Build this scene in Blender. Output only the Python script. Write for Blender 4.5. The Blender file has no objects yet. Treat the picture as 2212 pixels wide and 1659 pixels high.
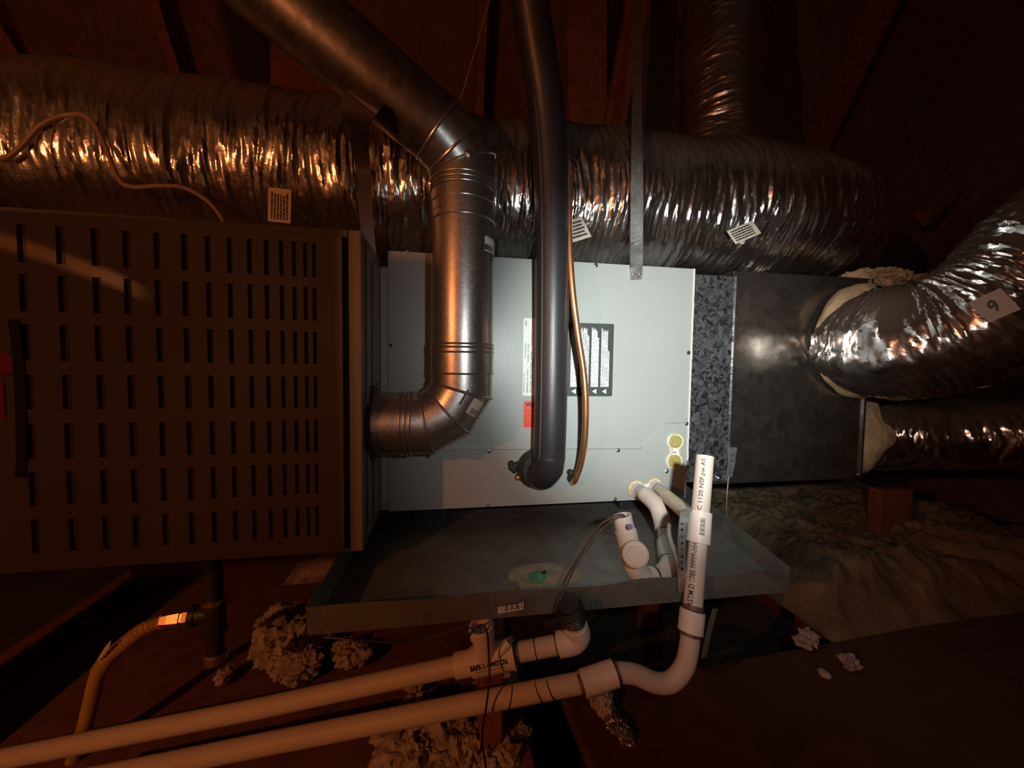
import bpy, bmesh, math, random
import numpy as np
from mathutils import Vector, Matrix, noise

# ------------------------------------------------------------------ camera
F, CX, CY = 831.0, 1106.0, 829.5            # focal length / centre for a 2212 x 1659 frame
eY = np.array([-137, -43.5, 831.0]); eY /= np.linalg.norm(eY)
eX = np.array([5034, 28, 831.0]); eX -= eX.dot(eY) * eY; eX /= np.linalg.norm(eX)
eZ = np.cross(eX, eY)
CAM = np.array([0.0, -0.818, 0.70])
scene = bpy.context.scene
COL = scene.collection
cd = bpy.data.cameras.new('camera'); cam = bpy.data.objects.new('camera', cd); COL.objects.link(cam)
cd.sensor_width = 36.0; cd.lens = F / 2212 * 36.0; cd.clip_start = 0.01
right = Vector((eX[0], eY[0], eZ[0])); up = -Vector((eX[1], eY[1], eZ[1])); back = -Vector((eX[2], eY[2], eZ[2]))
m = Matrix((right, up, back)).transposed().to_4x4(); m.translation = Vector(CAM)
cam.matrix_world = m
scene.camera = cam

# ------------------------------------------------------------------ world, lights, exposure
w = bpy.data.worlds.new('attic_dark'); scene.world = w; w.use_nodes = True
w.node_tree.nodes['Background'].inputs[0].default_value = (0.9, 0.6, 0.45, 1)
w.node_tree.nodes['Background'].inputs[1].default_value = 0.012
scene.view_settings.view_transform = 'Standard'
scene.view_settings.look = 'None'
scene.view_settings.exposure = 0.0
scene.view_settings.gamma = 1.0
scene.view_settings.use_curve_mapping = False

def add_light(name, kind, loc, power, color, radius):
    l = bpy.data.lights.new(name, kind); l.energy = power; l.color = color; l.shadow_soft_size = radius
    o = bpy.data.objects.new(name, l); COL.objects.link(o); o.location = loc
    return o
FLASH = Vector((0.11, -0.86, 0.75))
AIM = Vector((0.49, 0.0, 0.725))
for nm, power, cone in (('hand_torch_core', 52.0, 58), ('hand_torch_spill', 7.0, 96)):
    fl = add_light(nm, 'SPOT', FLASH, power, (0.93, 1.0, 0.97), 0.012)
    fl.data.spot_size = math.radians(cone); fl.data.spot_blend = 1.0
    fl.rotation_euler = (AIM - FLASH).to_track_quat('-Z', 'Y').to_euler()
BULB = Vector((-0.95, -1.25, 0.93))
bulb = add_light('attic_bulb', 'POINT', BULB, 19.0, (1.0, 0.29, 0.085), 0.006)

# ------------------------------------------------------------------ pixel helpers
def ray(px, py):
    v = np.array([(px - CX) / F, (py - CY) / F, 1.0]); return np.array([v @ eX, v @ eY, v @ eZ])
def P(px, py, Y):
    d = ray(px, py); return CAM + d * (Y - CAM[1]) / d[1]
def PZ(px, py, Z):
    d = ray(px, py); return CAM + d * (Z - CAM[2]) / d[2]
def PD(px, py, z):
    return CAM + ray(px, py) * z
def A(*v): return np.array(v, float)
def nrm(v): v = np.asarray(v, float); return v / np.linalg.norm(v)
R = random.Random(7)

# ------------------------------------------------------------------ materials
MATS = {}
def mat(name, color, rough=0.5, metal=0.0, var=0.0, vscale=20, bump=0.0, bscale=80, spec=0.5, stretch=(1, 1, 1), coat=0.0):
    if name in MATS: return MATS[name]
    m = bpy.data.materials.new(name); m.use_nodes = True; nt = m.node_tree; N = nt.nodes; L = nt.links
    b = N['Principled BSDF']
    b.inputs['Base Color'].default_value = (*color, 1); b.inputs['Roughness'].default_value = rough
    b.inputs['Metallic'].default_value = metal; b.inputs['Specular IOR Level'].default_value = spec
    b.inputs['Coat Weight'].default_value = coat
    tc = N.new('ShaderNodeTexCoord'); mp = N.new('ShaderNodeMapping'); mp.inputs['Scale'].default_value = stretch
    L.new(tc.outputs['Object'], mp.inputs['Vector'])
    if var > 0:
        n = N.new('ShaderNodeTexNoise'); n.inputs['Scale'].default_value = vscale; n.inputs['Detail'].default_value = 5
        L.new(mp.outputs[0], n.inputs['Vector'])
        r = N.new('ShaderNodeValToRGB')
        r.color_ramp.elements[0].position = 0.3; r.color_ramp.elements[1].position = 0.7
        r.color_ramp.elements[0].color = (*[c * (1 - var) for c in color], 1)
        r.color_ramp.elements[1].color = (*[min(1, c * (1 + var)) for c in color], 1)
        L.new(n.outputs[0], r.inputs[0]); L.new(r.outputs[0], b.inputs['Base Color'])
    if bump > 0:
        n2 = N.new('ShaderNodeTexNoise'); n2.inputs['Scale'].default_value = bscale; n2.inputs['Detail'].default_value = 4
        L.new(mp.outputs[0], n2.inputs['Vector'])
        bp = N.new('ShaderNodeBump'); bp.inputs['Strength'].default_value = bump; bp.inputs['Distance'].default_value = 0.004
        L.new(n2.outputs[0], bp.inputs['Height']); L.new(bp.outputs[0], b.inputs['Normal'])
    MATS[name] = m
    return m

def mat_galv(name, lo, hi, rough, scale, metal=0.9, bump=0.03):
    m = bpy.data.materials.new(name); m.use_nodes = True; nt = m.node_tree; N = nt.nodes; L = nt.links
    b = N['Principled BSDF']; b.inputs['Metallic'].default_value = metal
    tc = N.new('ShaderNodeTexCoord')
    v = N.new('ShaderNodeTexVoronoi'); v.inputs['Scale'].default_value = scale; v.inputs['Randomness'].default_value = 1
    nz = N.new('ShaderNodeTexNoise'); nz.inputs['Scale'].default_value = scale * 0.8; nz.inputs['Detail'].default_value = 6
    mixv = N.new('ShaderNodeVectorMath'); mixv.operation = 'MULTIPLY_ADD'
    mixv.inputs[1].default_value = (0.03, 0.03, 0.03)
    L.new(tc.outputs['Object'], nz.inputs['Vector']); L.new(nz.outputs['Color'], mixv.inputs[0]); L.new(tc.outputs['Object'], mixv.inputs[2])
    L.new(mixv.outputs[0], v.inputs['Vector'])
    r = N.new('ShaderNodeValToRGB'); r.color_ramp.elements[0].color = (*lo, 1); r.color_ramp.elements[1].color = (*hi, 1)
    r.color_ramp.elements[0].position = 0.15; r.color_ramp.elements[1].position = 0.85
    L.new(v.outputs['Color'], r.inputs[0]); L.new(r.outputs[0], b.inputs['Base Color'])
    mr = N.new('ShaderNodeMapRange'); mr.inputs['To Min'].default_value = rough * 0.75; mr.inputs['To Max'].default_value = rough * 1.3
    L.new(nz.outputs[0], mr.inputs['Value']); L.new(mr.outputs[0], b.inputs['Roughness'])
    bp = N.new('ShaderNodeBump'); bp.inputs['Strength'].default_value = bump; bp.inputs['Distance'].default_value = 0.01
    L.new(v.outputs['Distance'], bp.inputs['Height']); L.new(bp.outputs[0], b.inputs['Normal'])
    MATS[name] = m
    return m

def mat_foil(name, dust_amount=1.0, rough=0.21):
    """aluminised film jacket, dust settled on the upward faces"""
    m = bpy.data.materials.new(name); m.use_nodes = True; nt = m.node_tree; N = nt.nodes; L = nt.links
    b = N['Principled BSDF']; b.inputs['Metallic'].default_value = 1.0
    b.inputs['Base Color'].default_value = (0.62, 0.60, 0.58, 1); b.inputs['Roughness'].default_value = rough
    tc = N.new('ShaderNodeTexCoord')
    v = N.new('ShaderNodeTexVoronoi'); v.feature = 'F1'; v.inputs['Scale'].default_value = 70
    nz = N.new('ShaderNodeTexNoise'); nz.inputs['Scale'].default_value = 30; nz.inputs['Detail'].default_value = 6; nz.inputs['Roughness'].default_value = 0.65
    L.new(tc.outputs['Object'], v.inputs['Vector']); L.new(tc.outputs['Object'], nz.inputs['Vector'])
    uvn = N.new('ShaderNodeUVMap'); mp = N.new('ShaderNodeMapping'); mp.inputs['Scale'].default_value = (1.0, 0.16, 1.0)
    L.new(uvn.outputs[0], mp.inputs[0])
    cr = N.new('ShaderNodeTexNoise'); cr.noise_type = 'RIDGED_MULTIFRACTAL'; cr.inputs['Scale'].default_value = 55; cr.inputs['Detail'].default_value = 4; cr.inputs['Distortion'].default_value = 0.6
    L.new(mp.outputs[0], cr.inputs['Vector'])
    b1 = N.new('ShaderNodeBump'); b1.inputs['Strength'].default_value = 0.5; b1.inputs['Distance'].default_value = 0.0028
    L.new(cr.outputs[0], b1.inputs['Height'])
    ad = N.new('ShaderNodeMath'); ad.operation = 'MULTIPLY_ADD'; ad.inputs[1].default_value = 0.5
    L.new(v.outputs['Distance'], ad.inputs[0]); L.new(nz.outputs[0], ad.inputs[2])
    bp = N.new('ShaderNodeBump'); bp.inputs['Strength'].default_value = 0.35; bp.inputs['Distance'].default_value = 0.003
    L.new(ad.outputs[0], bp.inputs['Height']); L.new(b1.outputs[0], bp.inputs['Normal']); L.new(bp.outputs[0], b.inputs['Normal'])
    d = N.new('ShaderNodeBsdfDiffuse'); d.inputs['Color'].default_value = (0.10, 0.075, 0.06, 1)
    g = N.new('ShaderNodeNewGeometry'); sp = N.new('ShaderNodeSeparateXYZ'); L.new(g.outputs['Normal'], sp.inputs[0])
    n3 = N.new('ShaderNodeTexNoise'); n3.inputs['Scale'].default_value = 9; n3.inputs['Detail'].default_value = 3
    L.new(tc.outputs['Object'], n3.inputs['Vector'])
    a2 = N.new('ShaderNodeMath'); a2.operation = 'MULTIPLY_ADD'; a2.inputs[1].default_value = 0.5
    L.new(n3.outputs[0], a2.inputs[0]); L.new(sp.outputs['Z'], a2.inputs[2])
    mr = N.new('ShaderNodeMapRange'); mr.inputs['From Min'].default_value = 0.35; mr.inputs['From Max'].default_value = 0.75
    mr.inputs['To Min'].default_value = 0.10 * dust_amount; mr.inputs['To Max'].default_value = 0.95 * dust_amount
    L.new(a2.outputs[0], mr.inputs['Value'])
    mx = N.new('ShaderNodeMixShader'); L.new(mr.outputs[0], mx.inputs[0]); L.new(b.outputs[0], mx.inputs[1]); L.new(d.outputs[0], mx.inputs[2])
    L.new(mx.outputs[0], N['Material Output'].inputs[0])
    MATS[name] = m
    return m

def mat_wood(name, lo, hi):
    m = bpy.data.materials.new(name); m.use_nodes = True; nt = m.node_tree; N = nt.nodes; L = nt.links
    b = N['Principled BSDF']; b.inputs['Roughness'].default_value = 0.8
    tc = N.new('ShaderNodeTexCoord'); mp = N.new('ShaderNodeMapping'); mp.inputs['Scale'].default_value = (3, 3, 3)
    L.new(tc.outputs['Object'], mp.inputs[0])
    n = N.new('ShaderNodeTexNoise'); n.inputs['Scale'].default_value = 4; n.inputs['Detail'].default_value = 8; n.inputs['Distortion'].default_value = 1.5
    L.new(mp.outputs[0], n.inputs['Vector'])
    r = N.new('ShaderNodeValToRGB'); r.color_ramp.elements[0].color = (*lo, 1); r.color_ramp.elements[1].color = (*hi, 1)
    r.color_ramp.elements[0].position = 0.3; r.color_ramp.elements[1].position = 0.7
    L.new(n.outputs[0], r.inputs[0]); L.new(r.outputs[0], b.inputs['Base Color'])
    bp = N.new('ShaderNodeBump'); bp.inputs['Strength'].default_value = 0.25; bp.inputs['Distance'].default_value = 0.004
    L.new(n.outputs[0], bp.inputs['Height']); L.new(bp.outputs[0], b.inputs['Normal'])
    MATS[name] = m
    return m

PAINT = mat('grey_green_paint', (0.36, 0.385, 0.37), 0.34, var=0.03, vscale=6, bump=0.03, bscale=160)
PAINT2 = mat('grey_green_flange_paint', (0.40, 0.38, 0.33), 0.45)
DOORP = mat('dark_brown_door_enamel', (0.20, 0.155, 0.125), 0.32, var=0.08, vscale=5, bump=0.03, bscale=25)
FRAMEP = mat('grey_casing_enamel', (0.21, 0.185, 0.16), 0.35)
DARK = mat('dark_interior', (0.012, 0.01, 0.009), 0.8)
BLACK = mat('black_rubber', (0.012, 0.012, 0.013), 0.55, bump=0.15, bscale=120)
FOAM = mat('black_foam_insulation', (0.024, 0.023, 0.026), 0.40, var=0.15, vscale=60, bump=0.06, bscale=300, stretch=(1, 1, 0.15))
PUTTY = mat('dark_green_putty', (0.02, 0.028, 0.022), 0.6, bump=0.6, bscale=90)
COPPER = mat('copper', (0.72, 0.36, 0.17), 0.3, metal=0.9, var=0.2, vscale=30)
PVC = mat('white_pvc', (0.52, 0.44, 0.375), 0.5, var=0.05, vscale=25, spec=0.25)
PVCOLD = mat('yellowed_pvc', (0.62, 0.52, 0.36), 0.45, var=0.15, vscale=40)
PVCF = mat('pvc_fitting', (0.62, 0.54, 0.475), 0.45, var=0.08, vscale=45, spec=0.3)
BLUEP = mat('blue_primer', (0.03, 0.13, 0.33), 0.5)
PURPLE = mat('purple_marker', (0.05, 0.03, 0.16), 0.5)
INK = mat('black_ink', (0.012, 0.012, 0.014), 0.6)
WHITEL = mat('white_label', (0.78, 0.78, 0.74), 0.5)
PAPER = mat('paper_tag', (0.52, 0.47, 0.38), 0.8, var=0.12, vscale=70)
TAGP = mat('cardboard_tag', (0.36, 0.29, 0.24), 0.8)
REDL = mat('red_label', (0.80, 0.075, 0.035), 0.45)
REDE = mat('red_emblem', (0.55, 0.03, 0.008), 0.4)
BLKL = mat('charcoal_label', (0.05, 0.055, 0.055), 0.4)
WPRINT = mat('white_print', (0.85, 0.87, 0.9), 0.5)
WPLATE = mat('white_plastic_plate', (0.80, 0.78, 0.74), 0.4)
YPLUG = mat('yellow_plug', (0.40, 0.35, 0.12), 0.45, var=0.1, vscale=60)
YGUM = mat('yellow_sealant', (0.52, 0.45, 0.24), 0.5)
YGAS = mat('yellow_gas_coating', (0.42, 0.26, 0.07), 0.45, var=0.15, vscale=30)
IRON = mat('black_iron', (0.02, 0.018, 0.017), 0.5, bump=0.15, bscale=60)
BRASS = mat('brass', (0.55, 0.36, 0.16), 0.35, metal=0.9)
STEEL = mat('screw_steel', (0.6, 0.6, 0.6), 0.25, metal=1.0)
CAULK = mat('green_caulk', (0.07, 0.28, 0.15), 0.6, var=0.4, vscale=60, bump=0.5, bscale=60)
GREASE = mat('tan_glue_smear', (0.30, 0.27, 0.18), 0.6, var=0.3, vscale=40)
BATT = mat('tan_fibreglass', (0.42, 0.30, 0.16), 0.95, var=0.35, vscale=30, bump=0.8, bscale=60)
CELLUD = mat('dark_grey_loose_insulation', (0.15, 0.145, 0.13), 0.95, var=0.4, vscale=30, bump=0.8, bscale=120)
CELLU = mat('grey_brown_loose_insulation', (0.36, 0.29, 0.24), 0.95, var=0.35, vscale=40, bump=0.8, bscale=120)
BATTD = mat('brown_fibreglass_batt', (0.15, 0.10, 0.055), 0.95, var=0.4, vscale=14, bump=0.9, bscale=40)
CABLE = mat('tan_cable_jacket', (0.26, 0.18, 0.12), 0.55)
WIREB = mat('black_wire', (0.015, 0.013, 0.012), 0.45)
WIREBR = mat('brown_wire', (0.09, 0.06, 0.045), 0.5)
GALV = mat_galv('galvanised_spangle', (0.05, 0.05, 0.055), (0.42, 0.43, 0.46), 0.36, 130, metal=0.85)
GALVD = mat_galv('galvanised_sheet', (0.20, 0.175, 0.155), (0.30, 0.27, 0.245), 0.27, 45, metal=0.92, bump=0.02)
GALVP = mat_galv('galvanised_vent', (0.42, 0.41, 0.40), (0.60, 0.59, 0.57), 0.33, 260, metal=0.95, bump=0.02)
GALVDK = mat_galv('dull_dark_galvanised', (0.10, 0.10, 0.11), (0.15, 0.15, 0.16), 0.42, 60, metal=0.8, bump=0.02)  # darker, duller base for the sloping vent section
GALVS = mat_galv('galvanised_strap', (0.35, 0.34, 0.33), (0.52, 0.51, 0.50), 0.4, 90, metal=0.8)
FOIL = mat_foil('dusty_foil_jacket')
FOILC = mat_foil('clean_foil_jacket', 0.5, 0.33)
WOOD = mat_wood('red_brown_lumber', (0.13, 0.040, 0.014), (0.24, 0.085, 0.032))
WOODP = mat_wood('brown_plywood', (0.10, 0.042, 0.018), (0.17, 0.075, 0.034))
PANM = mat_galv('pan_steel', (0.145, 0.145, 0.13), (0.20, 0.195, 0.175), 0.5, 30, metal=0.45, bump=0.01)

# ------------------------------------------------------------------ object helpers
WLOC = {}
def thing(name, label, cat, loc, group=None):
    o = bpy.data.objects.new(name, None); COL.objects.link(o); o.location = Vector(loc)
    o.empty_display_size = 0.05
    o['label'] = label; o['category'] = cat
    if group: o['group'] = group
    WLOC[o.name] = np.array(loc, float)
    return o

def obj(name, geo, material, parent=None, smooth=True, label=None, cat=None, kind=None, group=None, angle=35):
    V, Fc = geo
    V = np.asarray(V, float); c = (V.min(0) + V.max(0)) / 2
    me = bpy.data.meshes.new(name)
    me.from_pydata((V - c).tolist(), [], Fc)
    me.materials.append(material)
    me.validate(); me.update()
    if smooth:
        me.shade_smooth(); me.set_sharp_from_angle(angle=math.radians(angle))
    o = bpy.data.objects.new(name, me); COL.objects.link(o)
    if parent is not None:
        o.parent = parent; o.location = Vector(c - WLOC[parent.name])
    else:
        o.location = Vector(c)
    WLOC[o.name] = c
    if label: o['label'] = label
    if cat: o['category'] = cat
    if kind: o['kind'] = kind
    if group: o['group'] = group
    return o

def clone(src, parent, wloc, rot=None, scale=None):
    c = src.copy(); COL.objects.link(c); c.parent = parent
    c.location = Vector(np.asarray(wloc, float) - WLOC[parent.name])
    if rot is not None: c.rotation_euler = rot
    if scale is not None: c.scale = scale
    WLOC[c.name] = np.asarray(wloc, float)
    return c

def join(*gs):
    V = []; Fc = []; n = 0
    for v, f in gs:
        v = np.asarray(v, float); V.append(v); Fc += [[i + n for i in q] for q in f]; n += len(v)
    return np.vstack(V), Fc

def frames(path):
    p = np.asarray(path, float); n = len(p)
    T = np.zeros_like(p)
    T[0] = p[1] - p[0]; T[-1] = p[-1] - p[-2]
    for i in range(1, n - 1): T[i] = nrm(p[i + 1] - p[i]) + nrm(p[i] - p[i - 1])
    T /= np.linalg.norm(T, axis=1)[:, None]
    a = A(0, 0, 1) if abs(T[0][2]) < 0.9 else A(1, 0, 0)
    u = nrm(np.cross(a, T[0])); U = [u]
    for i in range(1, n):
        u = U[-1] - T[i] * (U[-1] @ T[i]); U.append(nrm(u))
    U = np.array(U); W = np.cross(T, U)
    return p, T, U, W

def tube(path, r, n=14, caps=True, closed=False):
    if closed:
        p = np.asarray(path, float); k = len(p)
        T = np.roll(p, -1, 0) - np.roll(p, 1, 0); T /= np.linalg.norm(T, axis=1)[:, None]
        cen = p.mean(0); U = p - cen; U -= T * np.sum(U * T, 1)[:, None]; U /= np.linalg.norm(U, axis=1)[:, None]
        W = np.cross(T, U)
    else:
        p, T, U, W = frames(path); k = len(p)
    r = np.full(k, r) if np.isscalar(r) else np.asarray(r, float)
    th = np.linspace(0, 2 * math.pi, n, endpoint=False)
    V = (p[:, None] + r[:, None, None] * (np.cos(th)[None, :, None] * U[:, None] + np.sin(th)[None, :, None] * W[:, None])).reshape(-1, 3)
    Fc = []
    for i in range(k if closed else k - 1):
        j = (i + 1) % k
        for q in range(n):
            s = (q + 1) % n; Fc.append([i * n + q, i * n + s, j * n + s, j * n + q])
    if caps and not closed:
        Fc.append(list(range(n))[::-1]); Fc.append([(k - 1) * n + q for q in range(n)])
    return V, Fc

def spline(pts, per=8):
    p = [np.asarray(q, float) for q in pts]
    p = [2 * p[0] - p[1]] + p + [2 * p[-1] - p[-2]]
    out = []
    for i in range(1, len(p) - 2):
        for k in range(per):
            t = k / per
            out.append(0.5 * ((2 * p[i]) + (-p[i - 1] + p[i + 1]) * t + (2 * p[i - 1] - 5 * p[i] + 4 * p[i + 1] - p[i + 2]) * t * t
                              + (-p[i - 1] + 3 * p[i] - 3 * p[i + 1] + p[i + 2]) * t ** 3))
    out.append(p[-2])
    return np.array(out)

def resample(path, step):
    p = np.asarray(path, float); s = np.concatenate([[0], np.cumsum(np.linalg.norm(np.diff(p, axis=0), axis=1))])
    k = max(2, int(s[-1] / step) + 1); t = np.linspace(0, s[-1], k)
    return np.stack([np.interp(t, s, p[:, i]) for i in range(3)], 1), t

def lathe(origin, axis, prof, n=20, cap0=True, cap1=True):
    """prof: list of (distance along axis, radius)"""
    o = np.asarray(origin, float); d = nrm(axis)
    a = A(0, 0, 1) if abs(d[2]) < 0.9 else A(1, 0, 0)
    u = nrm(np.cross(a, d)); v = np.cross(d, u); V = []; Fc = []
    for s, r in prof:
        for q in range(n):
            t = 2 * math.pi * q / n; V.append(o + d * s + r * (math.cos(t) * u + math.sin(t) * v))
    for i in range(len(prof) - 1):
        for q in range(n):
            s = (q + 1) % n; Fc.append([i * n + q, i * n + s, (i + 1) * n + s, (i + 1) * n + q])
    if cap0: Fc.append(list(range(n))[::-1])
    if cap1: Fc.append([(len(prof) - 1) * n + q for q in range(n)])
    return np.array(V), Fc

def box(lo, hi, bev=0.0, rot=None, seg=2):
    lo = np.asarray(lo, float); hi = np.asarray(hi, float); c = (lo + hi) / 2; s = hi - lo
    bm = bmesh.new(); bmesh.ops.create_cube(bm, size=1.0)
    for v in bm.verts: v.co = Vector((v.co.x * s[0], v.co.y * s[1], v.co.z * s[2]))
    if bev > 0:
        bmesh.ops.bevel(bm, geom=bm.edges[:], offset=min(bev, min(s) * 0.45), segments=seg, affect='EDGES', profile=0.5)
    if rot is not None:
        M = Matrix.Rotation(rot[2], 3, 'Z') @ Matrix.Rotation(rot[1], 3, 'Y') @ Matrix.Rotation(rot[0], 3, 'X')
        for v in bm.verts: v.co = M @ v.co
    bm.verts.index_update()
    V = np.array([v.co[:] for v in bm.verts]) + c; Fc = [[v.index for v in f.verts] for f in bm.faces]
    bm.free()
    return V, Fc

def slab(pts, off):
    """planar outline extruded by the vector off"""
    p = np.asarray(pts, float); n = len(p); o = np.asarray(off, float)
    V = np.vstack([p, p + o]); Fc = [list(range(n))[::-1], [n + i for i in range(n)]]
    for i in range(n):
        j = (i + 1) % n; Fc.append([i, j, n + j, n + i])
    return V, Fc

def ribbon(path, wdir, width, thick):
    """flat metal strap along path"""
    p, T, U, W = frames(path)
    wd = np.asarray(wdir, float)
    wd = np.tile(wd, (len(p), 1)) if wd.ndim == 1 else wd
    width = np.full(len(p), width) if np.isscalar(width) else np.asarray(width, float)
    V = []; Fc = []
    for i in range(len(p)):
        a = nrm(wd[i] - T[i] * (wd[i] @ T[i])); b = np.cross(T[i], a)
        for x, y in ((-1, -1), (1, -1), (1, 1), (-1, 1)): V.append(p[i] + a * x * width[i] / 2 + b * y * thick / 2)
    for i in range(len(p) - 1):
        for q in range(4):
            s = (q + 1) % 4; Fc.append([i * 4 + q, i * 4 + s, (i + 1) * 4 + s, (i + 1) * 4 + q])
    k = (len(p) - 1) * 4
    Fc += [[3, 2, 1, 0], [k, k + 1, k + 2, k + 3]]
    return np.array(V), Fc

def text_geo(s, mapping, bold=0.0):
    """lettering as a mesh; glyphs run 0..1 in u, 0..1 in v"""
    cu = bpy.data.curves.new('tmp_text', 'FONT'); cu.body = s; cu.size = 1; cu.resolution_u = 2; cu.offset = bold
    o = bpy.data.objects.new('tmp_text', cu); COL.objects.link(o)
    dg = bpy.context.evaluated_depsgraph_get(); me = bpy.data.meshes.new_from_object(o.evaluated_get(dg))
    V = np.array([v.co[:] for v in me.vertices]); Fc = [list(f.vertices) for f in me.polygons]
    bpy.data.objects.remove(o); bpy.data.curves.remove(cu); bpy.data.meshes.remove(me)
    mn = V.min(0); sz = V.max(0) - mn; sz[sz == 0] = 1
    return np.array([mapping((v[0] - mn[0]) / sz[0], (v[1] - mn[1]) / sz[1]) for v in V]), Fc

def plane_map(o, u, v):
    o = np.asarray(o, float); u = np.asarray(u, float); v = np.asarray(v, float)
    return lambda a, b: o + u * a + v * b

def cyl_map(p0, p1, r, facing, a0, a1, s0, s1):
    """u along the axis p0->p1 (s0..s1), v around it from angle a0 to a1 measured from facing"""
    p0 = np.asarray(p0, float); d = nrm(np.asarray(p1) - p0); f = np.asarray(facing, float); f = nrm(f - d * (f @ d)); g = -np.cross(d, f)
    def fn(a, b):
        t = a0 + (a1 - a0) * b
        return p0 + d * (s0 + (s1 - s0) * a) + r * (math.cos(t) * f + math.sin(t) * g)
    return fn

def fbm(x, y, z, o=4):
    s = 0; a = 1
    for k in range(o):
        s += a * noise.noise(Vector((x, y, z))); a *= 0.5; x *= 2; y *= 2; z *= 2
    return s

def foil_tube(path, r, seed, step=0.0032, n=130, fold=0.010, billow=0.012, rib=0.05, rscale=None, fine=1.0, fq=1.0):
    """insulated flexible duct: crinkled film over a wire helix"""
    p, t = resample(path, step)
    p, T, U, W = frames(p)
    V = np.zeros((len(p), n, 3))
    for i in range(len(p)):
        s = t[i]; rr = r * (rscale(s / t[-1]) if rscale else 1.0)
        for q in range(n):
            th = 2 * math.pi * q / n; c, sn = math.cos(th), math.sin(th)
            warp = 0.25 * noise.noise(Vector((s * 9 + seed, c * 1.3, sn * 1.3)))
            a = noise.noise(Vector(((s + 0.07 * warp) * 46 * fq + seed, c * 0.9 + seed, sn * 0.9)))
            b = noise.noise(Vector(((s + 0.06 * warp) * 105 * fq + seed * 2, c * 2.0, sn * 2.0 + seed)))
            big = noise.noise(Vector((s * 8 + seed, c * 1.2, sn * 1.2 + seed * 3)))
            amp = 0.45 + 0.9 * abs(noise.noise(Vector((s * 5, c * 1.5 + seed * 2, sn * 1.5))))
            hz = c * U[i][2] + sn * W[i][2]; taut = min(1.0, max(0.0, (hz - 0.25) / 0.5)); amp *= 1 - 0.75 * taut * abs(T[i][0])
            d = fold * amp * ((0.5 - abs(a)) * 1.2 + fine * 0.6 * (0.4 - abs(b))) + billow * big
            V[i, q] = p[i] + (rr + d) * (c * U[i] + sn * W[i])
    k = len(p); V = V.reshape(-1, 3); Fc = []
    for i in range(k - 1):
        for q in range(n):
            s = (q + 1) % n; Fc.append([i * n + q, i * n + s, (i + 1) * n + s, (i + 1) * n + q])
    Fc.append(list(range(n))[::-1]); Fc.append([(k - 1) * n + q for q in range(n)])
    return V, Fc

FOIL_T = {}
def foil_duct(parent, material, path, r, seed, **kw):
    g = foil_tube(path, r, seed, **kw); n = kw.get('n', 130)
    o = obj('foil_jacket', g, material, parent)
    p, t = resample(path, kw.get('step', 0.0032)); k = len(t)
    i = np.repeat(np.arange(k - 1), n); q = np.tile(np.arange(n), k - 1); c = 2 * math.pi * r / n
    uv = np.zeros((len(o.data.loops), 2)); m4 = 4 * len(i)
    uv[0:m4:4] = np.stack([t[i], q * c], 1); uv[1:m4:4] = np.stack([t[i], (q + 1) * c], 1)
    uv[2:m4:4] = np.stack([t[i + 1], (q + 1) * c], 1); uv[3:m4:4] = np.stack([t[i + 1], q * c], 1)
    o.data.uv_layers.new(name='film').data.foreach_set('uv', uv.ravel())
    return o

def mitre(path, r, n=40):
    """rings of a pipe with mitred joints; returns the list of rings"""
    p = [np.asarray(q, float) for q in path]; k = len(p)
    d = [nrm(p[i + 1] - p[i]) for i in range(k - 1)]
    a = A(0, 1, 0) if abs(d[0][1]) < 0.9 else A(1, 0, 0)
    u = nrm(np.cross(a, d[0])); rings = []
    th = np.linspace(0, 2 * math.pi, n, endpoint=False)
    for i in range(k):
        seg = min(i, k - 2)
        if i > 0 and i < k - 1:
            nn = nrm(d[i - 1] + d[i]); dd = d[i - 1]
        else:
            nn = d[seg]; dd = d[seg]
        v = np.cross(dd, u)
        ring = []
        for t in th:
            q = r * (math.cos(t) * u + math.sin(t) * v)
            ring.append(p[i] + q - dd * (nn @ q) / (nn @ dd))
        rings.append(np.array(ring))
        if 0 < i < k - 1:
            ax = np.cross(d[i - 1], d[i])
            if np.linalg.norm(ax) > 1e-6:
                ang = math.acos(max(-1, min(1, d[i - 1] @ d[i])))
                u = np.array(Matrix.Rotation(ang, 3, Vector(nrm(ax))) @ Vector(u))
            u = nrm(u - d[i] * (u @ d[i]))
    return rings

def loft(ra, rb, steps=1):
    n = len(ra); V = []; Fc = []
    for k in range(steps + 1): V.append(ra + (rb - ra) * k / steps)
    for k in range(steps):
        for q in range(n):
            s = (q + 1) % n; Fc.append([k * n + q, k * n + s, (k + 1) * n + s, (k + 1) * n + q])
    return np.vstack(V), Fc

def screw_geo(c, axis, r=0.005):
    return lathe(c, axis, [(0, r), (0.0012, r), (0.0014, r * 0.62), (0.004, r * 0.6), (0.0046, r * 0.45)], 6)

def struct(name, geo, m, smooth=False):
    return obj(name, geo, m, None, smooth, kind='structure')

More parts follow.
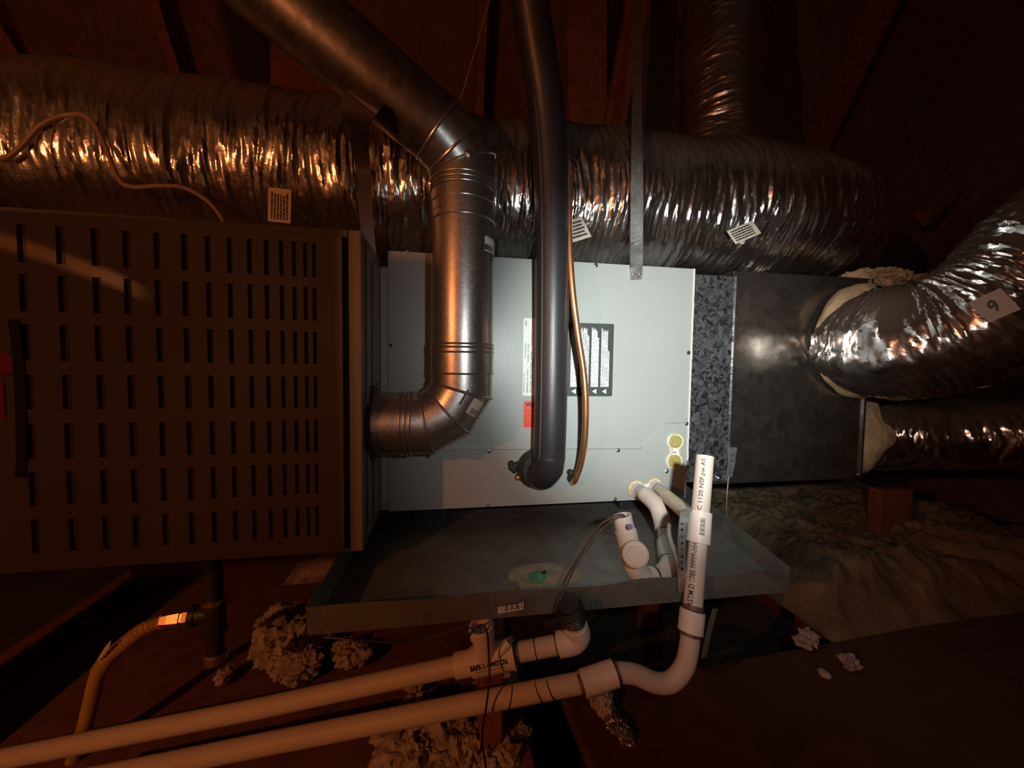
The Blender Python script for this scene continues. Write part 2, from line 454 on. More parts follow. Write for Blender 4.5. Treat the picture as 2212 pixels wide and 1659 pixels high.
# ------------------------------------------------------------------ setting
floor = struct('floor', box((-2.2, -1.9, -0.03), (2.6, 2.6, 0.0)), mat('ceiling_board_dust', (0.05, 0.035, 0.025), 0.9, var=0.3, vscale=6))
def roofY(z): return 2.3 - z * 0.62
roof = struct('ceiling', slab([(-2.2, roofY(0.0), 0.0), (2.6, roofY(0.0), 0.0), (2.6, roofY(4.2), 4.2), (-2.2, roofY(4.2), 4.2)], (0, 0.03, 0.02)), WOODP)
rg = None
sl = nrm(A(0, -0.62, 1)); rn = np.cross(A(1, 0, 0), sl)
for k, x in enumerate((-1.7, -1.09, -0.48, 0.13, 0.74, 1.35, 1.96)):
    p0 = A(x, roofY(0.0), 0.0)
    pts = [p0 - A(0.019, 0, 0), p0 + A(0.019, 0, 0), p0 + A(0.019, 0, 0) - rn * 0.14 * np.sign(rn[1]), p0 - A(0.019, 0, 0) - rn * 0.14 * np.sign(rn[1])]
    obj('rafter', slab(pts, sl * 4.4), WOOD, roof, False)
DRYW = mat('bare_drywall', (0.36, 0.36, 0.34), 0.9, var=0.1, vscale=5)
struct('wall_left', box((-2.23, -1.9, 0), (-2.2, 2.6, 4.2)), DRYW)
struct('wall_right', box((2.6, -1.9, 0), (2.63, 2.6, 4.2)), WOODP)
# unseen board added to shade the furnace door; its notch shapes a light streak
def behind_board(px, py):
    q = P(px, py, -0.17); b = np.array(BULB); return b + (q - b) * ((-0.88 - b[1]) / (q[1] - b[1]))
struct('shade_blocker_1', slab([behind_board(*q) for q in ((-140, 436), (748, 480), (765, 1230), (-400, 1260), (-400, 475), (-140, 486), (0, 524), (150, 571), (300, 626), (410, 672), (300, 609), (150, 554), (0, 508), (-140, 470))], (0, 0.012, 0)), WOODP)
_b = behind_board(-400, 800)
struct('shade_blocker_2', box((_b[0] - 0.04, -0.885, 0.0), (_b[0] + 0.01, -0.85, 2.4)), WOODP)  # unseen post added to carry the shading board
struct('wall_back', box((-2.2, 2.3, 0), (2.6, 2.33, 0.5)), WOODP)
struct('wall_front', box((-2.2, -1.93, 0), (2.6, -1.9, 4.2)), DRYW)
for x in (-0.95, -0.545, 0.95, 1.36):
    obj('joist', box((x - 0.019, -1.9, 0.0), (x + 0.019, 2.2, 0.049), 0.002), WOOD, floor, False)

# ------------------------------------------------------------------ coil cabinet
X0, X1, ZB, ZT = -0.122, 0.556, 0.391, 0.926
cab = thing('evaporator_coil_cabinet', 'grey-green sheet metal coil cabinet lit by the torch, between furnace and plenum', 'coil cabinet', (0.2, 0.0, ZB))
body = obj('cabinet_body', box((X0 + 0.001, 0.004, ZB), (X1 - 0.001, 0.53, ZT), 0.002), PAINT, cab, False)
seam = [P(838, 972, 0), P(1384, 969, 0), P(1432, 915, 0), P(1492, 912, 0)]
seam[0][0] = X0; seam[3][0] = X1
g = A(0, 0, 0.0012)
obj('upper_panel', slab([A(X0, 0, ZT), A(X1, 0, ZT)] + [s + g for s in seam[::-1]], (0, 0.0035, 0)), PAINT, cab, False)
low = obj('lower_panel', slab([s - g for s in seam] + [A(X1, 0, ZB), A(X0, 0, ZB)], (0, 0.0035, 0)), PAINT, cab, False)
for a, b in zip(seam[:-1], seam[1:]):
    pth = [a + A(0, -0.0012, 0.0065), b + A(0, -0.0012, 0.0065)]
    obj('seam_flange', ribbon(pth, (0, 0.05, 1), 0.011, 0.0012), PAINT, cab, False)
obj('left_flange', box((-0.1365, -0.003, ZB + 0.004), (X0 - 0.0008, 0.004, 0.893), 0.001), PAINT2, cab, False)
obj('notch', box((-0.136, 0.002, 0.893), (X0 - 0.001, 0.01, 0.915)), DARK, cab, False)
obj('edge_sealant', tube([A(X1 + 0.0005, -0.001, z) + A(0.0012 * noise.noise(Vector((z * 60, 3, 1))), 0, 0) for z in np.linspace(ZB + 0.09, ZT, 60)], 0.0022, 6), mat('pale_sealant', (0.62, 0.60, 0.54), 0.6), cab)
s0 = None
for px, py in ((1287, 573), (1487, 762), (1483, 915), (1335, 973), (1057, 975), (1054, 1090), (1328, 1078), (880, 545), (1440, 1018), (1475, 1070)):
    c = P(px, py, -0.0005)
    if s0 is None: s0 = obj('screw', screw_geo(c, (0, -1, 0)), STEEL, cab)
    else: clone(s0, cab, c + A(0, -0.002, 0))
obj('pilot_hole', lathe(P(844, 746, -0.0008), (0, 1, 0), [(0, 0.003), (0.001, 0.003)], 12), DARK, cab)
# labels on the cabinet
def rrect(c0, c1, r=0.003, n=4):
    x0, z0 = min(c0[0], c1[0]), min(c0[2], c1[2]); x1, z1 = max(c0[0], c1[0]), max(c0[2], c1[2]); out = []
    for cx, cz, a0 in ((x1 - r, z1 - r, 0), (x0 + r, z1 - r, 90), (x0 + r, z0 + r, 180), (x1 - r, z0 + r, 270)):
        for k in range(n + 1):
            t = math.radians(a0 + 90 * k / n); out.append(A(cx + r * math.cos(t), -0.0006, cz + r * math.sin(t)))
    return out
wl0, wl1 = P(1131, 687, 0), P(1215, 855, 0)
wl = obj('rating_label', slab(rrect(wl0, wl1), (0, 0.0005, 0)), WHITEL, cab, False, label='white rating sticker with small black print')
def vtext(par, s, px, py0, py1, wpx, m=INK, bold=0.0):
    a = P(px, py1, -0.0011); b = P(px, py0, -0.0011); a[0] = b[0] = (a[0] + b[0]) / 2; q = P(px + wpx, (py0 + py1) / 2, -0.0011); wv = A(q[0] - P(px, (py0 + py1) / 2, -0.0011)[0], 0, 0)
    # lines run downwards, tops of letters to the right: read with the head tilted right
    return obj('printed_text', text_geo(s, plane_map(b, a - b, wv), bold), m, par, False)
vtext(wl, 'L7N217', 1134.5, 692, 705, 4, bold=0.02)
vtext(wl, 'ASSEMBLED IN USA', 1133.5, 740, 773, 3.5)
vtext(wl, 'Type TX TVA-HE-R', 1129.5, 805, 846, 4)
vtext(wl, 'SERIAL NO. 1709247281', 1139.5, 743, 782, 3.5)
vtext(wl, 'MODEL NO. CHPF3636B6', 1137.5, 798, 848, 3.5)
vtext(wl, 'FOR R-22 OR R-410A', 1147, 719, 745, 3)
vtext(wl, 'MAX PRESSURE 450 PSI', 1145, 760, 848, 3.5)
for px in (1140.5, 1147):
    rx = P(px, 770, -0.001)[0]
    obj('printed_rule', box((rx, -0.0011, P(px, 850, 0)[2]), (rx + 0.0003, -0.0009, P(px, 690, 0)[2])), mat('grey_ink', (0.25, 0.25, 0.25), 0.6), wl, False)
bl0, bl1 = P(1205, 696, 0), P(1322, 856, 0)
bl = obj('warning_label', slab(rrect(bl0, bl1), (0, 0.0005, 0)), BLKL, cab, False, label='charcoal caution sticker with columns of white print and triangles')
gs = []
zt, zb = bl1[2] - 0, 0
zlo, zhi = min(bl0[2], bl1[2]), max(bl0[2], bl1[2]); xlo, xhi = min(bl0[0], bl1[0]), max(bl0[0], bl1[0])
W_ = xhi - xlo; H_ = zhi - zlo
for gx0, gx1, short in ((0.04, 0.19, 0), (0.235, 0.365, 0.0), (0.40, 0.56, 0.1), (0.60, 0.735, 0.08), (0.775, 0.93, 0.25)):
    nl = 9; 
    for k in range(nl):
        x = xlo + W_ * (gx0 + (gx1 - gx0) * (k + 0.5) / nl)
        top = 0.95 - (R.random() * 0.06 if k < nl - 2 else short + R.random() * 0.08)
        z = zlo + H_ * 0.13; ze = zlo + H_ * top
        while z < ze:
            q = min(ze, z + H_ * (0.03 + 0.07 * R.random()))
            gs.append(box((x - W_ * 0.0055, -0.0013, z), (x + W_ * 0.0055, -0.001, q - H_ * 0.006))); z = q
obj('printed_text', join(*gs), WPRINT, bl, False)['kind'] = 'stuff'
for gx in (0.10, 0.30, 0.48, 0.67, 0.85):
    x = xlo + W_ * gx; z = zlo + H_ * 0.068
    obj('warning_triangle', slab([A(x - 0.0052, -0.0013, z), A(x + 0.0048, -0.0013, z + 0.0056), A(x + 0.0048, -0.0013, z - 0.0056)], (0, 0.0003, 0)), WPRINT, bl, False)
rl0, rl1 = P(1131, 866, 0), P(1208, 922, 0)
rl = obj('warning_label', slab(rrect(rl0, rl1), (0, 0.0005, 0)), REDL, cab, False, label='red-orange sticker with black WARNING heading')
o_ = P(1134.5, 878.5, -0.0011)
obj('printed_text', text_geo('WARNING', plane_map(o_, A(P(1196, 878, 0)[0] - o_[0], 0, 0), (0, 0, 0.0088)), 0.02), INK, rl, False)
for k, s in enumerate(('shall be installed only', 'conditioning system', 'installation. If not', 'If unit is operated or', 'equipment damage', 'metal to be cleaned', 'MUST TO BE USED')):
    zz = 886 + 5.3 * k; o_ = P(1134, zz + 2.6, -0.0011)
    obj('printed_text', text_geo(s, plane_map(o_, A(P(1202 - 7 * (k % 3), zz, 0)[0] - o_[0], 0, 0), (0, 0, 0.0034))), mat('brown_ink', (0.20, 0.02, 0.01), 0.6), rl, False)
# plates with ports
def plate8(c0, c1, r, neck, y):
    c0 = A(c0[0], y, c0[2]); c1 = A(c1[0], y, c1[2]); d = nrm(c1 - c0); pn = A(-d[2], 0, d[0]); out = []
    al = math.asin(neck / r)
    for c, s in ((c0, -1), (c1, 1)):
        for k in range(17):
            t = -math.pi + al + (2 * math.pi - 2 * al) * k / 16
            out.append(c + r * (math.cos(t) * d * s + math.sin(t) * pn * s))
    return out
pu, pl_ = P(1457, 953, 0), P(1455, 995, 0)
pt = obj('drain_port_plate', slab(plate8(pu, pl_, 0.0195, 0.0105, -0.0035), (0, 0.0035, 0)), WPLATE, cab, False)
obj('sealant_bead', tube(np.array(plate8(pu + A(0.003, 0, 0), pl_ + A(0.003, 0, 0), 0.0185, 0.0105, -0.0025)), 0.0022, 8, closed=True), YGUM, cab)
for c in (pu, pl_):
    pg = obj('plug', lathe(A(c[0], -0.003, c[2]), (0, -1, 0), [(0, 0.0148), (0.004, 0.0148), (0.0055, 0.0135), (0.0056, 0.0115), (0.0035, 0.011)], 24), YPLUG, pt)
    obj('plug_bar', box((c[0] - 0.008, -0.0095, c[2] - 0.0085), (c[0] + 0.005, -0.006, c[2] + 0.0085), 0.001), YPLUG, pg, False)
mid = (pu + pl_) / 2
nt_ = obj('printed_note', box((mid[0] - 0.009, -0.0042, mid[2] - 0.006), (mid[0] + 0.004, -0.0034, mid[2] + 0.006)), WHITEL, pt, False)
obj('printed_text', text_geo('1/8', plane_map(A(mid[0] - 0.006, -0.0047, mid[2] - 0.0045), (0.008, 0, 0), (0, 0, 0.004)), 0.02), INK, nt_, False)
qa, qb = P(1374, 1056, 0), P(1413, 1051, 0)
pt2 = obj('drain_port_plate', slab(plate8(qa, qb, 0.0200, 0.0105, -0.004), (0, 0.004, 0)), WPLATE, cab, False)
obj('sealant_bead', tube(np.array(plate8(qa + A(0, 0, 0.001), qb + A(0, 0, 0.001), 0.0195, 0.0105, -0.0025)), 0.0025, 8, closed=True), YGUM, cab)
for c in (qa, qb):
    obj('threaded_port', lathe(A(c[0], -0.003, c[2]), (0, -1, 0), [(0, 0.0175), (0.008, 0.0175), (0.0081, 0.0165), (0.018, 0.0165)], 8), PVCF, pt2, False)
# copper stub and putty
obj('putty_patch', (lambda s: s)(None) or join(*[lathe(P(1113 + dx, 1006 + dy, -0.0005), (0, -1, 0), [(0, 0.008), (0.003, 0.0075), (0.006, 0.005), (0.007, 0.001)], 9) for dx, dy in ((0, 0), (-8, 4), (7, -3), (-2, 9), (8, 7), (-9, -4))]), PUTTY, cab)
obj('copper_stub', lathe(P(1116, 1029, 0), (0.05, -1, 0.1), [(0, 0.006), (0.012, 0.0065), (0.016, 0.006), (0.0185, 0.004), (0.0195, 0.001)], 16), COPPER, cab)

# ------------------------------------------------------------------ furnace
YF = -0.17
XR = -0.137
FZB, FZT = 0.391, 0.908
fur = thing('furnace', 'horizontal gas furnace with dark slotted front door, at the left', 'furnace', (-0.5, -0.1, FZB))
obj('furnace_body', box((-0.98, YF + 0.022, FZB), (XR, 0.53, FZT), 0.002), FRAMEP, fur, False)
xg = P(751, 830, YF)[0]; xd = P(743, 830, YF)[0]
# casing rim round the door
obj('casing_rim', box((xg + 0.002, YF, FZB), (XR, YF + 0.023, FZT), 0.002), FRAMEP, fur, False)
obj('casing_rim', box((-0.98, YF, FZT - 0.012), (xg + 0.0015, YF + 0.023, FZT), 0.002), FRAMEP, fur, False)
obj('casing_rim', box((-0.98, YF, FZB), (xg + 0.0015, YF + 0.023, FZB + 0.006), 0.002), FRAMEP, fur, False)
# door with slots
cols = [(55, 20), (137, 20), (211, 18), (277, 17), (342, 14), (400, 14), (450, 12.5), (496, 11), (538, 10.5), (574, 10), (606, 9.5), (633, 9), (657, 8.5), (676, 8)]
rows = [(527, 600), (622, 693), (717, 787), (813, 880), (907, 975), (1000, 1065), (1092, 1155)]
YD = YF - 0.006
xs = [-0.975]
for px, wpx in cols: xs += [P(px, 560, YD)[0], P(px + wpx, 560, YD)[0]]
xs.append(xd)
zs = [FZB + 0.008]
for a, b in rows[::-1]: zs += [P(680, b, YD)[2], P(680, a, YD)[2]]
zs.append(FZT - 0.014)
xs = np.array(xs); zs = np.array(zs)
# subdivide plain columns so the sheet can bow
def bow(x): return -0.010 * (1 - ((x - (-0.56)) / 0.43) ** 2)
V = []; Fc = []; idx = {}
def vid(i, j, back=0):
    k = (i, j, back)
    if k not in idx:
        idx[k] = len(V); V.append(A(xs[i], YD + bow(xs[i]) + back * 0.010, zs[j]))
    return idx[k]
slots = []
for i in range(len(xs) - 1):
    for j in range(len(zs) - 1):
        if i % 2 == 1 and j % 2 == 1 and j < len(zs) - 1:
            slots.append((i, j))
            for a, b in (((i, j), (i + 1, j)), ((i + 1, j), (i + 1, j + 1)), ((i + 1, j + 1), (i, j + 1)), ((i, j + 1), (i, j))):
                Fc.append([vid(*a), vid(*b), vid(*b, 1), vid(*a, 1)])
        else:
            Fc.append([vid(i, j), vid(i + 1, j), vid(i + 1, j + 1), vid(i, j + 1)])
for i in range(len(xs) - 1):
    Fc.append([vid(i, 0), vid(i, 0, 1), vid(i + 1, 0, 1), vid(i + 1, 0)]); k = len(zs) - 1
    Fc.append([vid(i, k), vid(i + 1, k), vid(i + 1, k, 1), vid(i, k, 1)])
for j in range(len(zs) - 1):
    k = len(xs) - 1
    Fc.append([vid(k, j), vid(k, j, 1), vid(k, j + 1, 1), vid(k, j + 1)]); Fc.append([vid(0, j), vid(0, j + 1), vid(0, j + 1, 1), vid(0, j, 1)])
door = obj('door', (np.array(V), Fc), DOORP, fur, True, label='dark brown slotted front panel', angle=25)
l0 = None
for (i, j) in slots:
    wx = xs[i + 1] - xs[i]; hz = zs[j + 1] - zs[j]; cx = (xs[i] + xs[i + 1]) / 2; cz = (zs[j] + zs[j + 1]) / 2
    c = A(cx + wx * 0.08, YD + bow(cx) + 0.0085, cz)
    if l0 is None:
        l0 = obj('louver', box(c - A(0.5, 0.0006, 0.5), c + A(0.5, 0.0006, 0.5)), DOORP, door, False)
        l0.scale = (wx, 1, hz); l0.rotation_euler = (0, 0, 0.55)
    else:
        clone(l0, door, c, (0, 0, 0.55), (wx, 1, hz))
obj('door_backing', box((-0.97, YF + 0.0135, FZB + 0.01), (xd - 0.002, YF + 0.020, FZT - 0.015)), DARK, door, False)
# curved finger recess and emblem near the left edge of the view
rp = [P(px, py, YD - 0.0098) for px, py in ((30, 690), (36, 720), (42, 780), (46, 850), (48, 920), (49, 990), (46, 1030))]
obj('grip_groove', ribbon(spline(rp, 6), (1, 0, 0), 0.0125, 0.004), BLACK, door, False, label='black curved grip')
ec = P(4, 785, YD - 0.0100)
emb = obj('emblem_dot', lathe(ec + A(0, -0.0003, 0), (0, -1, 0), [(0, 0.0165), (0.001, 0.0165), (0.0014, 0.0155)], 28), REDE, door, label='red round emblem mark')
e0, e1 = P(-14, 826, YD - 0.0100), P(13, 906, YD - 0.0100)
obj('emblem_bar', box((e0[0], YD - 0.0112, e1[2]), (e1[0], YD - 0.0096, e0[2]), 0.0006), REDE, door, False, label='red upright emblem mark')
# right side details
for y0, y1, zb_, zt_ in ((YF + 0.028, YF + 0.045, FZB + 0.01, 0.895), (YF + 0.085, YF + 0.098, FZB + 0.012, 0.88)):
    obj('side_rib', box((XR, y0, zb_), (XR + 0.004, y1, zt_), 0.0015), FRAMEP, fur, False)
sc = None
for yy, zz in ((YF + 0.036, 0.893), (YF + 0.06, 0.868), (YF + 0.06, 0.71), (YF + 0.03, 0.415), (YF + 0.04, 0.415), (YF + 0.12, 0.66)):
    c = A(XR + 0.0005, yy, zz)
    if sc is None: sc = obj('screw', screw_geo(c, (1, 0, 0), 0.004), STEEL, fur)
    else: clone(sc, fur, c + A(0.002, 0, 0))

# ------------------------------------------------------------------ supply plenum
plen = thing('supply_plenum', 'galvanised sheet metal supply plenum right of the coil cabinet', 'plenum', (0.8, 0.05, 0.42))
XC = P(1582, 800, 0.003)[0]; XP = P(1868, 900, 0.003)[0]
zpb = P(1700, 1033, 0.003)[2]
obj('plenum_body', box((XC - 0.004, 0.006, zpb), (XP, 0.5, 0.93), 0.002), GALVD, plen, False)
obj('starter_collar', box((X1 + 0.0025, 0.002, zpb), (XC, 0.45, 0.915), 0.001), GALV, plen, False, label='brightly spangled galvanised collar')
obj('side_seam', box((XC - 0.003, -0.002, zpb), (XC + 0.004, 0.007, 0.915), 0.001), GALVD, plen, False)
obj('bottom_cleat', box((X1 + 0.03, -0.002, zpb - 0.006), (XP, 0.01, zpb + 0.002), 0.001), GALVD, plen, False)
obj('corner_seam', box((XP - 0.006, 0.001, zpb), (XP + 0.001, 0.008, 0.93), 0.001), GALVD, plen, False)
obj('plenum_screw', screw_geo(P(1552, 1033, 0.0), (0, -1, 0), 0.004), STEEL, plen)

# ------------------------------------------------------------------ flue pipe
fl_ = thing('flue_pipe', 'galvanised vent pipe with segmented elbows rising from the furnace side', 'vent pipe', P(998, 860, -0.085))
YV = -0.085; RV = 0.0575
a0 = P(815, 915, YV); a0[0] = XR; a0[2] = P(870, 914, YV)[2]
jA = P(923, 914, YV); jB = P(970, 888, YV); jC = P(998, 842, YV); 
jA[2] = a0[2]; xv = jC[0]
v1 = P(998, 760, YV); v2 = P(996, 470, YV); v3 = P(995, 410, YV); jE = P(994, 357, YV); jF = P(975, 318, YV - 0.012); jG = P(943, 281, YV - 0.025)
for q in (v1, v2, v3, jE): q[0] = xv
top = PD(530, -70, 0.56)
path = [a0, jA, jB, jC, v3, jE, jF, jG, top]
rings = mitre(path, RV)
names = ['horizontal_stub', 'elbow_gore', 'elbow_gore', 'pipe_section', 'elbow_collar', 'elbow_gore', 'elbow_gore', 'sloping_section']
for k, nm in enumerate(names):
    obj(nm, loft(rings[k], rings[k + 1], 6), GALVDK if k >= 7 else GALVP, fl_)
for k in (1, 2, 3, 5, 6, 7):
    r_ = rings[k]; c = r_.mean(0)
    obj('seam_bead', tube(c + (r_ - c) * 1.012, 0.0026, 8, closed=True), GALVP, fl_)
def band(z0, z1, rr, nm):
    n = 8; prof = []
    obj(nm, lathe(A(xv, YV, z0), (0, 0, 1), [(0, RV), (0, rr), (z1 - z0, rr), (z1 - z0, RV)], 44, False, False), GALVP, fl_)
zz = lambda py: P(998, py, YV)[2]
band(zz(484), zz(425), RV + 0.0012, 'slip_joint')
band(zz(806), zz(745), RV + 0.0012, 'slip_joint')
for py in (399, 409, 419, 447, 484, 745, 752, 762, 806):
    c = A(xv, YV, zz(py)); th = np.linspace(0, 2 * math.pi, 44, endpoint=False)
    obj('crimp_bead', tube(np.array([c + (RV + 0.0012) * A(math.cos(t), math.sin(t), 0) for t in th]), 0.0017, 8, closed=True), GALVP, fl_)
for px in (870, 880, 905 - 15):
    c = A(P(px, 914, YV)[0], YV, a0[2]); th = np.linspace(0, 2 * math.pi, 44, endpoint=False)
    obj('crimp_bead', tube(np.array([c + (RV + 0.0008) * A(0, math.cos(t), math.sin(t)) for t in th]), 0.0022, 8, closed=True), GALVP, fl_)
obj('gasket_ring', lathe(A(XR + 0.001, YV, a0[2]), (1, 0, 0), [(0, RV + 0.012), (0.004, RV + 0.012), (0.006, RV + 0.009), (0.006, RV), (0, RV)], 44, False, False), BLACK, fl_, label='black gasket ring against the furnace side')
obj('end_collar', lathe(A(XR + 0.007, YV, a0[2]), (1, 0, 0), [(0, RV), (0, RV + 0.002), (0.012, RV + 0.002), (0.012, RV)], 44, False, False), GALVP, fl_)
fd = nrm(CAM - A(xv, YV, 0.8)); fd[2] = 0
def on_pipe(px, py, w_, h_, dr, nm, m, parent, lab=None):
    u = (px - 998) / 65.0; ang = math.asin(max(-.95, min(.95, u)))
    base = math.atan2(fd[1], fd[0]); cz = zz(py); n = 8; V = []; Fc = []
    for k in range(n + 1):
        t = base + ang + (k / n - 0.5) * w_ / RV
        for s in (-1, 1): V.append(A(xv + (RV + dr) * math.cos(t), YV + (RV + dr) * math.sin(t), cz + s * h_ / 2))
    for k in range(n): Fc.append([2 * k, 2 * k + 2, 2 * k + 3, 2 * k + 1])
    return obj(nm, (np.array(V), Fc), m, parent, True, label=lab)
st = on_pipe(1056, 538, 0.045, 0.026, 0.0006, 'barcode_sticker', WHITEL, fl_, 'white barcode sticker')
for k in range(9): on_pipe(1040 + 2.1 * k, 545, 0.0012 + 0.0008 * (k % 3), 0.010, 0.0011, 'barcode_bar', INK, st)
for px, py in ((958, 790), (1045, 793), (948, 465)):
    on_pipe(px, py, 0.018, 0.006, 0.0022, 'lock_dimple', GALVP, fl_)
for py0, px in ((430, 962), ):
    on_pipe(px, 452, 0.002, 0.05, 0.002, 'lap_seam', GALVP, fl_)
obj('rivet', lathe(A(xv, YV, zz(367)) + RV * nrm(fd + A(0.12, 0, 0)), fd, [(-0.001, 0.008), (0.001, 0.0075), (0.003, 0.005), (0.004, 0.001)], 16), GALVP, fl_)
# sticker on the middle gore of the lower elbow
dB = nrm(jC - jB); nb = nrm(np.cross(dB, A(0, 1, 0)))
def gore_patch(c_al, c_ar, w_, h_, dr, nm, m, par, lab=None):
    f = A(0, -1, 0); g_ = np.cross(dB, f); V = []; Fc = []; n = 6
    for k in range(n + 1):
        t = c_ar + (k / n - 0.5) * w_ / RV
        for s in (-1, 1): V.append(jB + dB * (c_al + s * h_ / 2) + (RV + dr) * (math.cos(t) * f + math.sin(t) * g_))
    for k in range(n): Fc.append([2 * k, 2 * k + 2, 2 * k + 3, 2 * k + 1])
    return obj(nm, (np.array(V), Fc), m, par, True, label=lab)
sg = 1 if np.cross(dB, A(0, -1, 0))[0] > 0 else -1
gl = gore_patch(0.033, sg * 0.62, 0.026, 0.030, 0.0008, 'barcode_sticker', PAPER, fl_, 'tan barcode sticker on the elbow')
for k in range(6): gore_patch(0.021 + 0.0018 * k, sg * 0.66, 0.018, 0.0009, 0.0013, 'barcode_bar', INK, gl)
gore_patch(0.040, sg * 0.10, 0.003, 0.030, 0.0010, 'stitched_seam', INK, fl_)

# ------------------------------------------------------------------ refrigerant lines
RI = 0.0335
ip = spline([P(1130, -90, -0.15), P(1153, 60, -0.12), P(1181, 250, -0.085), P(1192, 450, -0.065), P(1192, 700, -0.055), P(1189, 900, -0.052), P(1186, 985, -0.048)], 8)
il = thing('insulated_refrigerant_line', 'thick black foam-insulated refrigerant line hanging before the coil cabinet', 'pipe', P(1183, 1040, -0.06))
obj('foam_sleeve', tube(ip, RI, 28), FOAM, il)
e0_ = P(1186, 985, -0.048)
obj('foam_elbow', tube(spline([e0_ + A(0, 0, 0.004), e0_ + A(-0.001, 0.002, -0.018), e0_ + A(-0.006, 0.014, -0.038), e0_ + A(-0.012, 0.036, -0.047), e0_ + A(-0.014, 0.050, -0.048)], 6), [RI * (1.0 + 0.02 * math.sin(k)) for k in range(25)], 28), FOAM, il)
gsd = nrm(A(-0.75, -0.62, 0)) * RI
obj('sleeve_seam', tube([q + gsd for q in ip], 0.0016, 6), mat('brown_adhesive_seam', (0.10, 0.07, 0.055), 0.5), il)
wr = e0_ + A(-0.017, 0.040, -0.036)
obj('putty_collar', lathe(wr, (0, -1, 0), [(-0.002, 0.043), (0.006, 0.043), (0.012, 0.039), (0.02, 0.034)], 22), PUTTY, il)
cl = thing('copper_liquid_line', 'thin bare copper refrigerant line curving beside the black insulated line', 'pipe', P(1240, 1040, -0.03))
cp = spline([P(1228, 380, -0.075), P(1230, 520, -0.075), P(1236, 620, -0.075), P(1248, 720, -0.075), P(1260, 800, -0.072), P(1265, 870, -0.070), P(1263, 950, -0.062), P(1255, 1000, -0.045), P(1243, 1035, -0.035), P(1238, 1042, -0.012), P(1237, 1040, 0.003)], 8)
obj('copper_tube', tube(cp, 0.0068, 16), COPPER, cl)
obj('putty_collar', join(lathe(P(1236, 1032, 0), (0, -1, 0), [(0, 0.013), (0.006, 0.012), (0.012, 0.0085)], 10), lathe(P(1231, 1020, 0), (0, -1, 0), [(0, 0.008), (0.008, 0.007), (0.012, 0.004)], 9)), PUTTY, cl)

# ------------------------------------------------------------------ drain pan
pan = thing('drain_pan', 'shallow galvanised emergency drain pan under the coil cabinet', 'drain pan', (0.2, 0.1, 0.345))
PZF = 0.345; LIP = 0.384
fl0 = A(-0.178, -0.298, PZF); fr0 = A(0.535, -0.302, PZF); br0 = A(0.66, 0.25, PZF); bl0_ = A(-0.16, 0.25, PZF)
obj('pan_floor', slab([fl0, fr0, br0, bl0_], (0, 0, 0.0012)), PANM, pan, False)
def lipgeo(a, b, out, n=24, wav=0.0):
    V = []; Fc = []
    for i in range(n + 1):
        t = i / n; p = a + (b - a) * t; wv = wav * fbm(t * 4.5, 0.3, 5.1, 2)
        for zz_, off in ((0, 0.0), (LIP - PZF + wv, 0.002), (LIP - PZF + wv, 0.0032), (0, 0.0012)):
            V.append(p + np.asarray(out) * off + A(0, 0, zz_))
    for i in range(n):
        for q in range(4):
            s = (q + 1) % 4; Fc.append([i * 4 + q, (i + 1) * 4 + q, (i + 1) * 4 + s, i * 4 + s])
    Fc += [[0, 1, 2, 3], [n * 4 + 3, n * 4 + 2, n * 4 + 1, n * 4]]
    return np.array(V), Fc
obj('front_lip', lipgeo(fl0, fr0, (0, -1, 0), 40, 0.006), PANM, pan, False)
obj('right_lip', lipgeo(fr0, br0, (1, 0, 0)), PANM, pan, False)
obj('left_lip', lipgeo(fl0, bl0_, (-1, 0, 0)), PANM, pan, False)
obj('back_lip', lipgeo(bl0_, br0, (0, 1, 0)), PANM, pan, False)
t0, t1 = P(1075, 1326, -0.3035), P(1131, 1301, -0.3035)
tg = obj('size_label', slab([A(t0[0], -0.3042, t0[2]), A(t1[0], -0.3042, t0[2] + 0.0035), A(t1[0], -0.3042, t1[2]), A(t0[0], -0.3042, t1[2] - 0.0035)], (0, 0.0006, 0)), PAPER, pan, False, label='small tan label with black size print')
obj('printed_text', text_geo('31 X 36 1', plane_map(A(t0[0] + 0.010, -0.3047, t0[2] + 0.0035), (0.024, 0, 0.0018), (0, 0, 0.0095)), 0.02), INK, tg, False)
gc = PZ(1160, 1246, PZF + 0.002)
def blot(c, r, hgt, seed, sx=1.0, n=40):
    V = [A(c[0], c[1], c[2] + hgt)]; Fc = []
    for k, (f, hh) in enumerate(((0.5, 0.9), (1.0, 0.0))):
        for i in range(n):
            t = 2 * math.pi * i / n; rr = r * f * (1 + 0.35 * fbm(math.cos(t) * 1.5 + seed, math.sin(t) * 1.5, seed, 3))
            V.append(A(c[0] + rr * math.cos(t) * sx, c[1] + rr * math.sin(t), c[2] + hgt * hh))
    for i in range(n):
        j = (i + 1) % n; Fc.append([0, 1 + i, 1 + j]); Fc.append([1 + i, 1 + n + i, 1 + n + j, 1 + j])
    return np.array(V), Fc
obj('glue_smear', blot(gc + A(0.010, 0.006, -0.0006), 0.040, 0.0006, 2.0, 1.5), GREASE, pan, label='tan glue smear')
obj('drain_plug', blot(gc, 0.016, 0.006, 5.0), CAULK, pan, label='green caulked plug')
obj('plug_stem', tube([gc + A(0.004, 0, 0.003), gc + A(0.016, 0.004, 0.006)], 0.0022, 8), INK, pan)

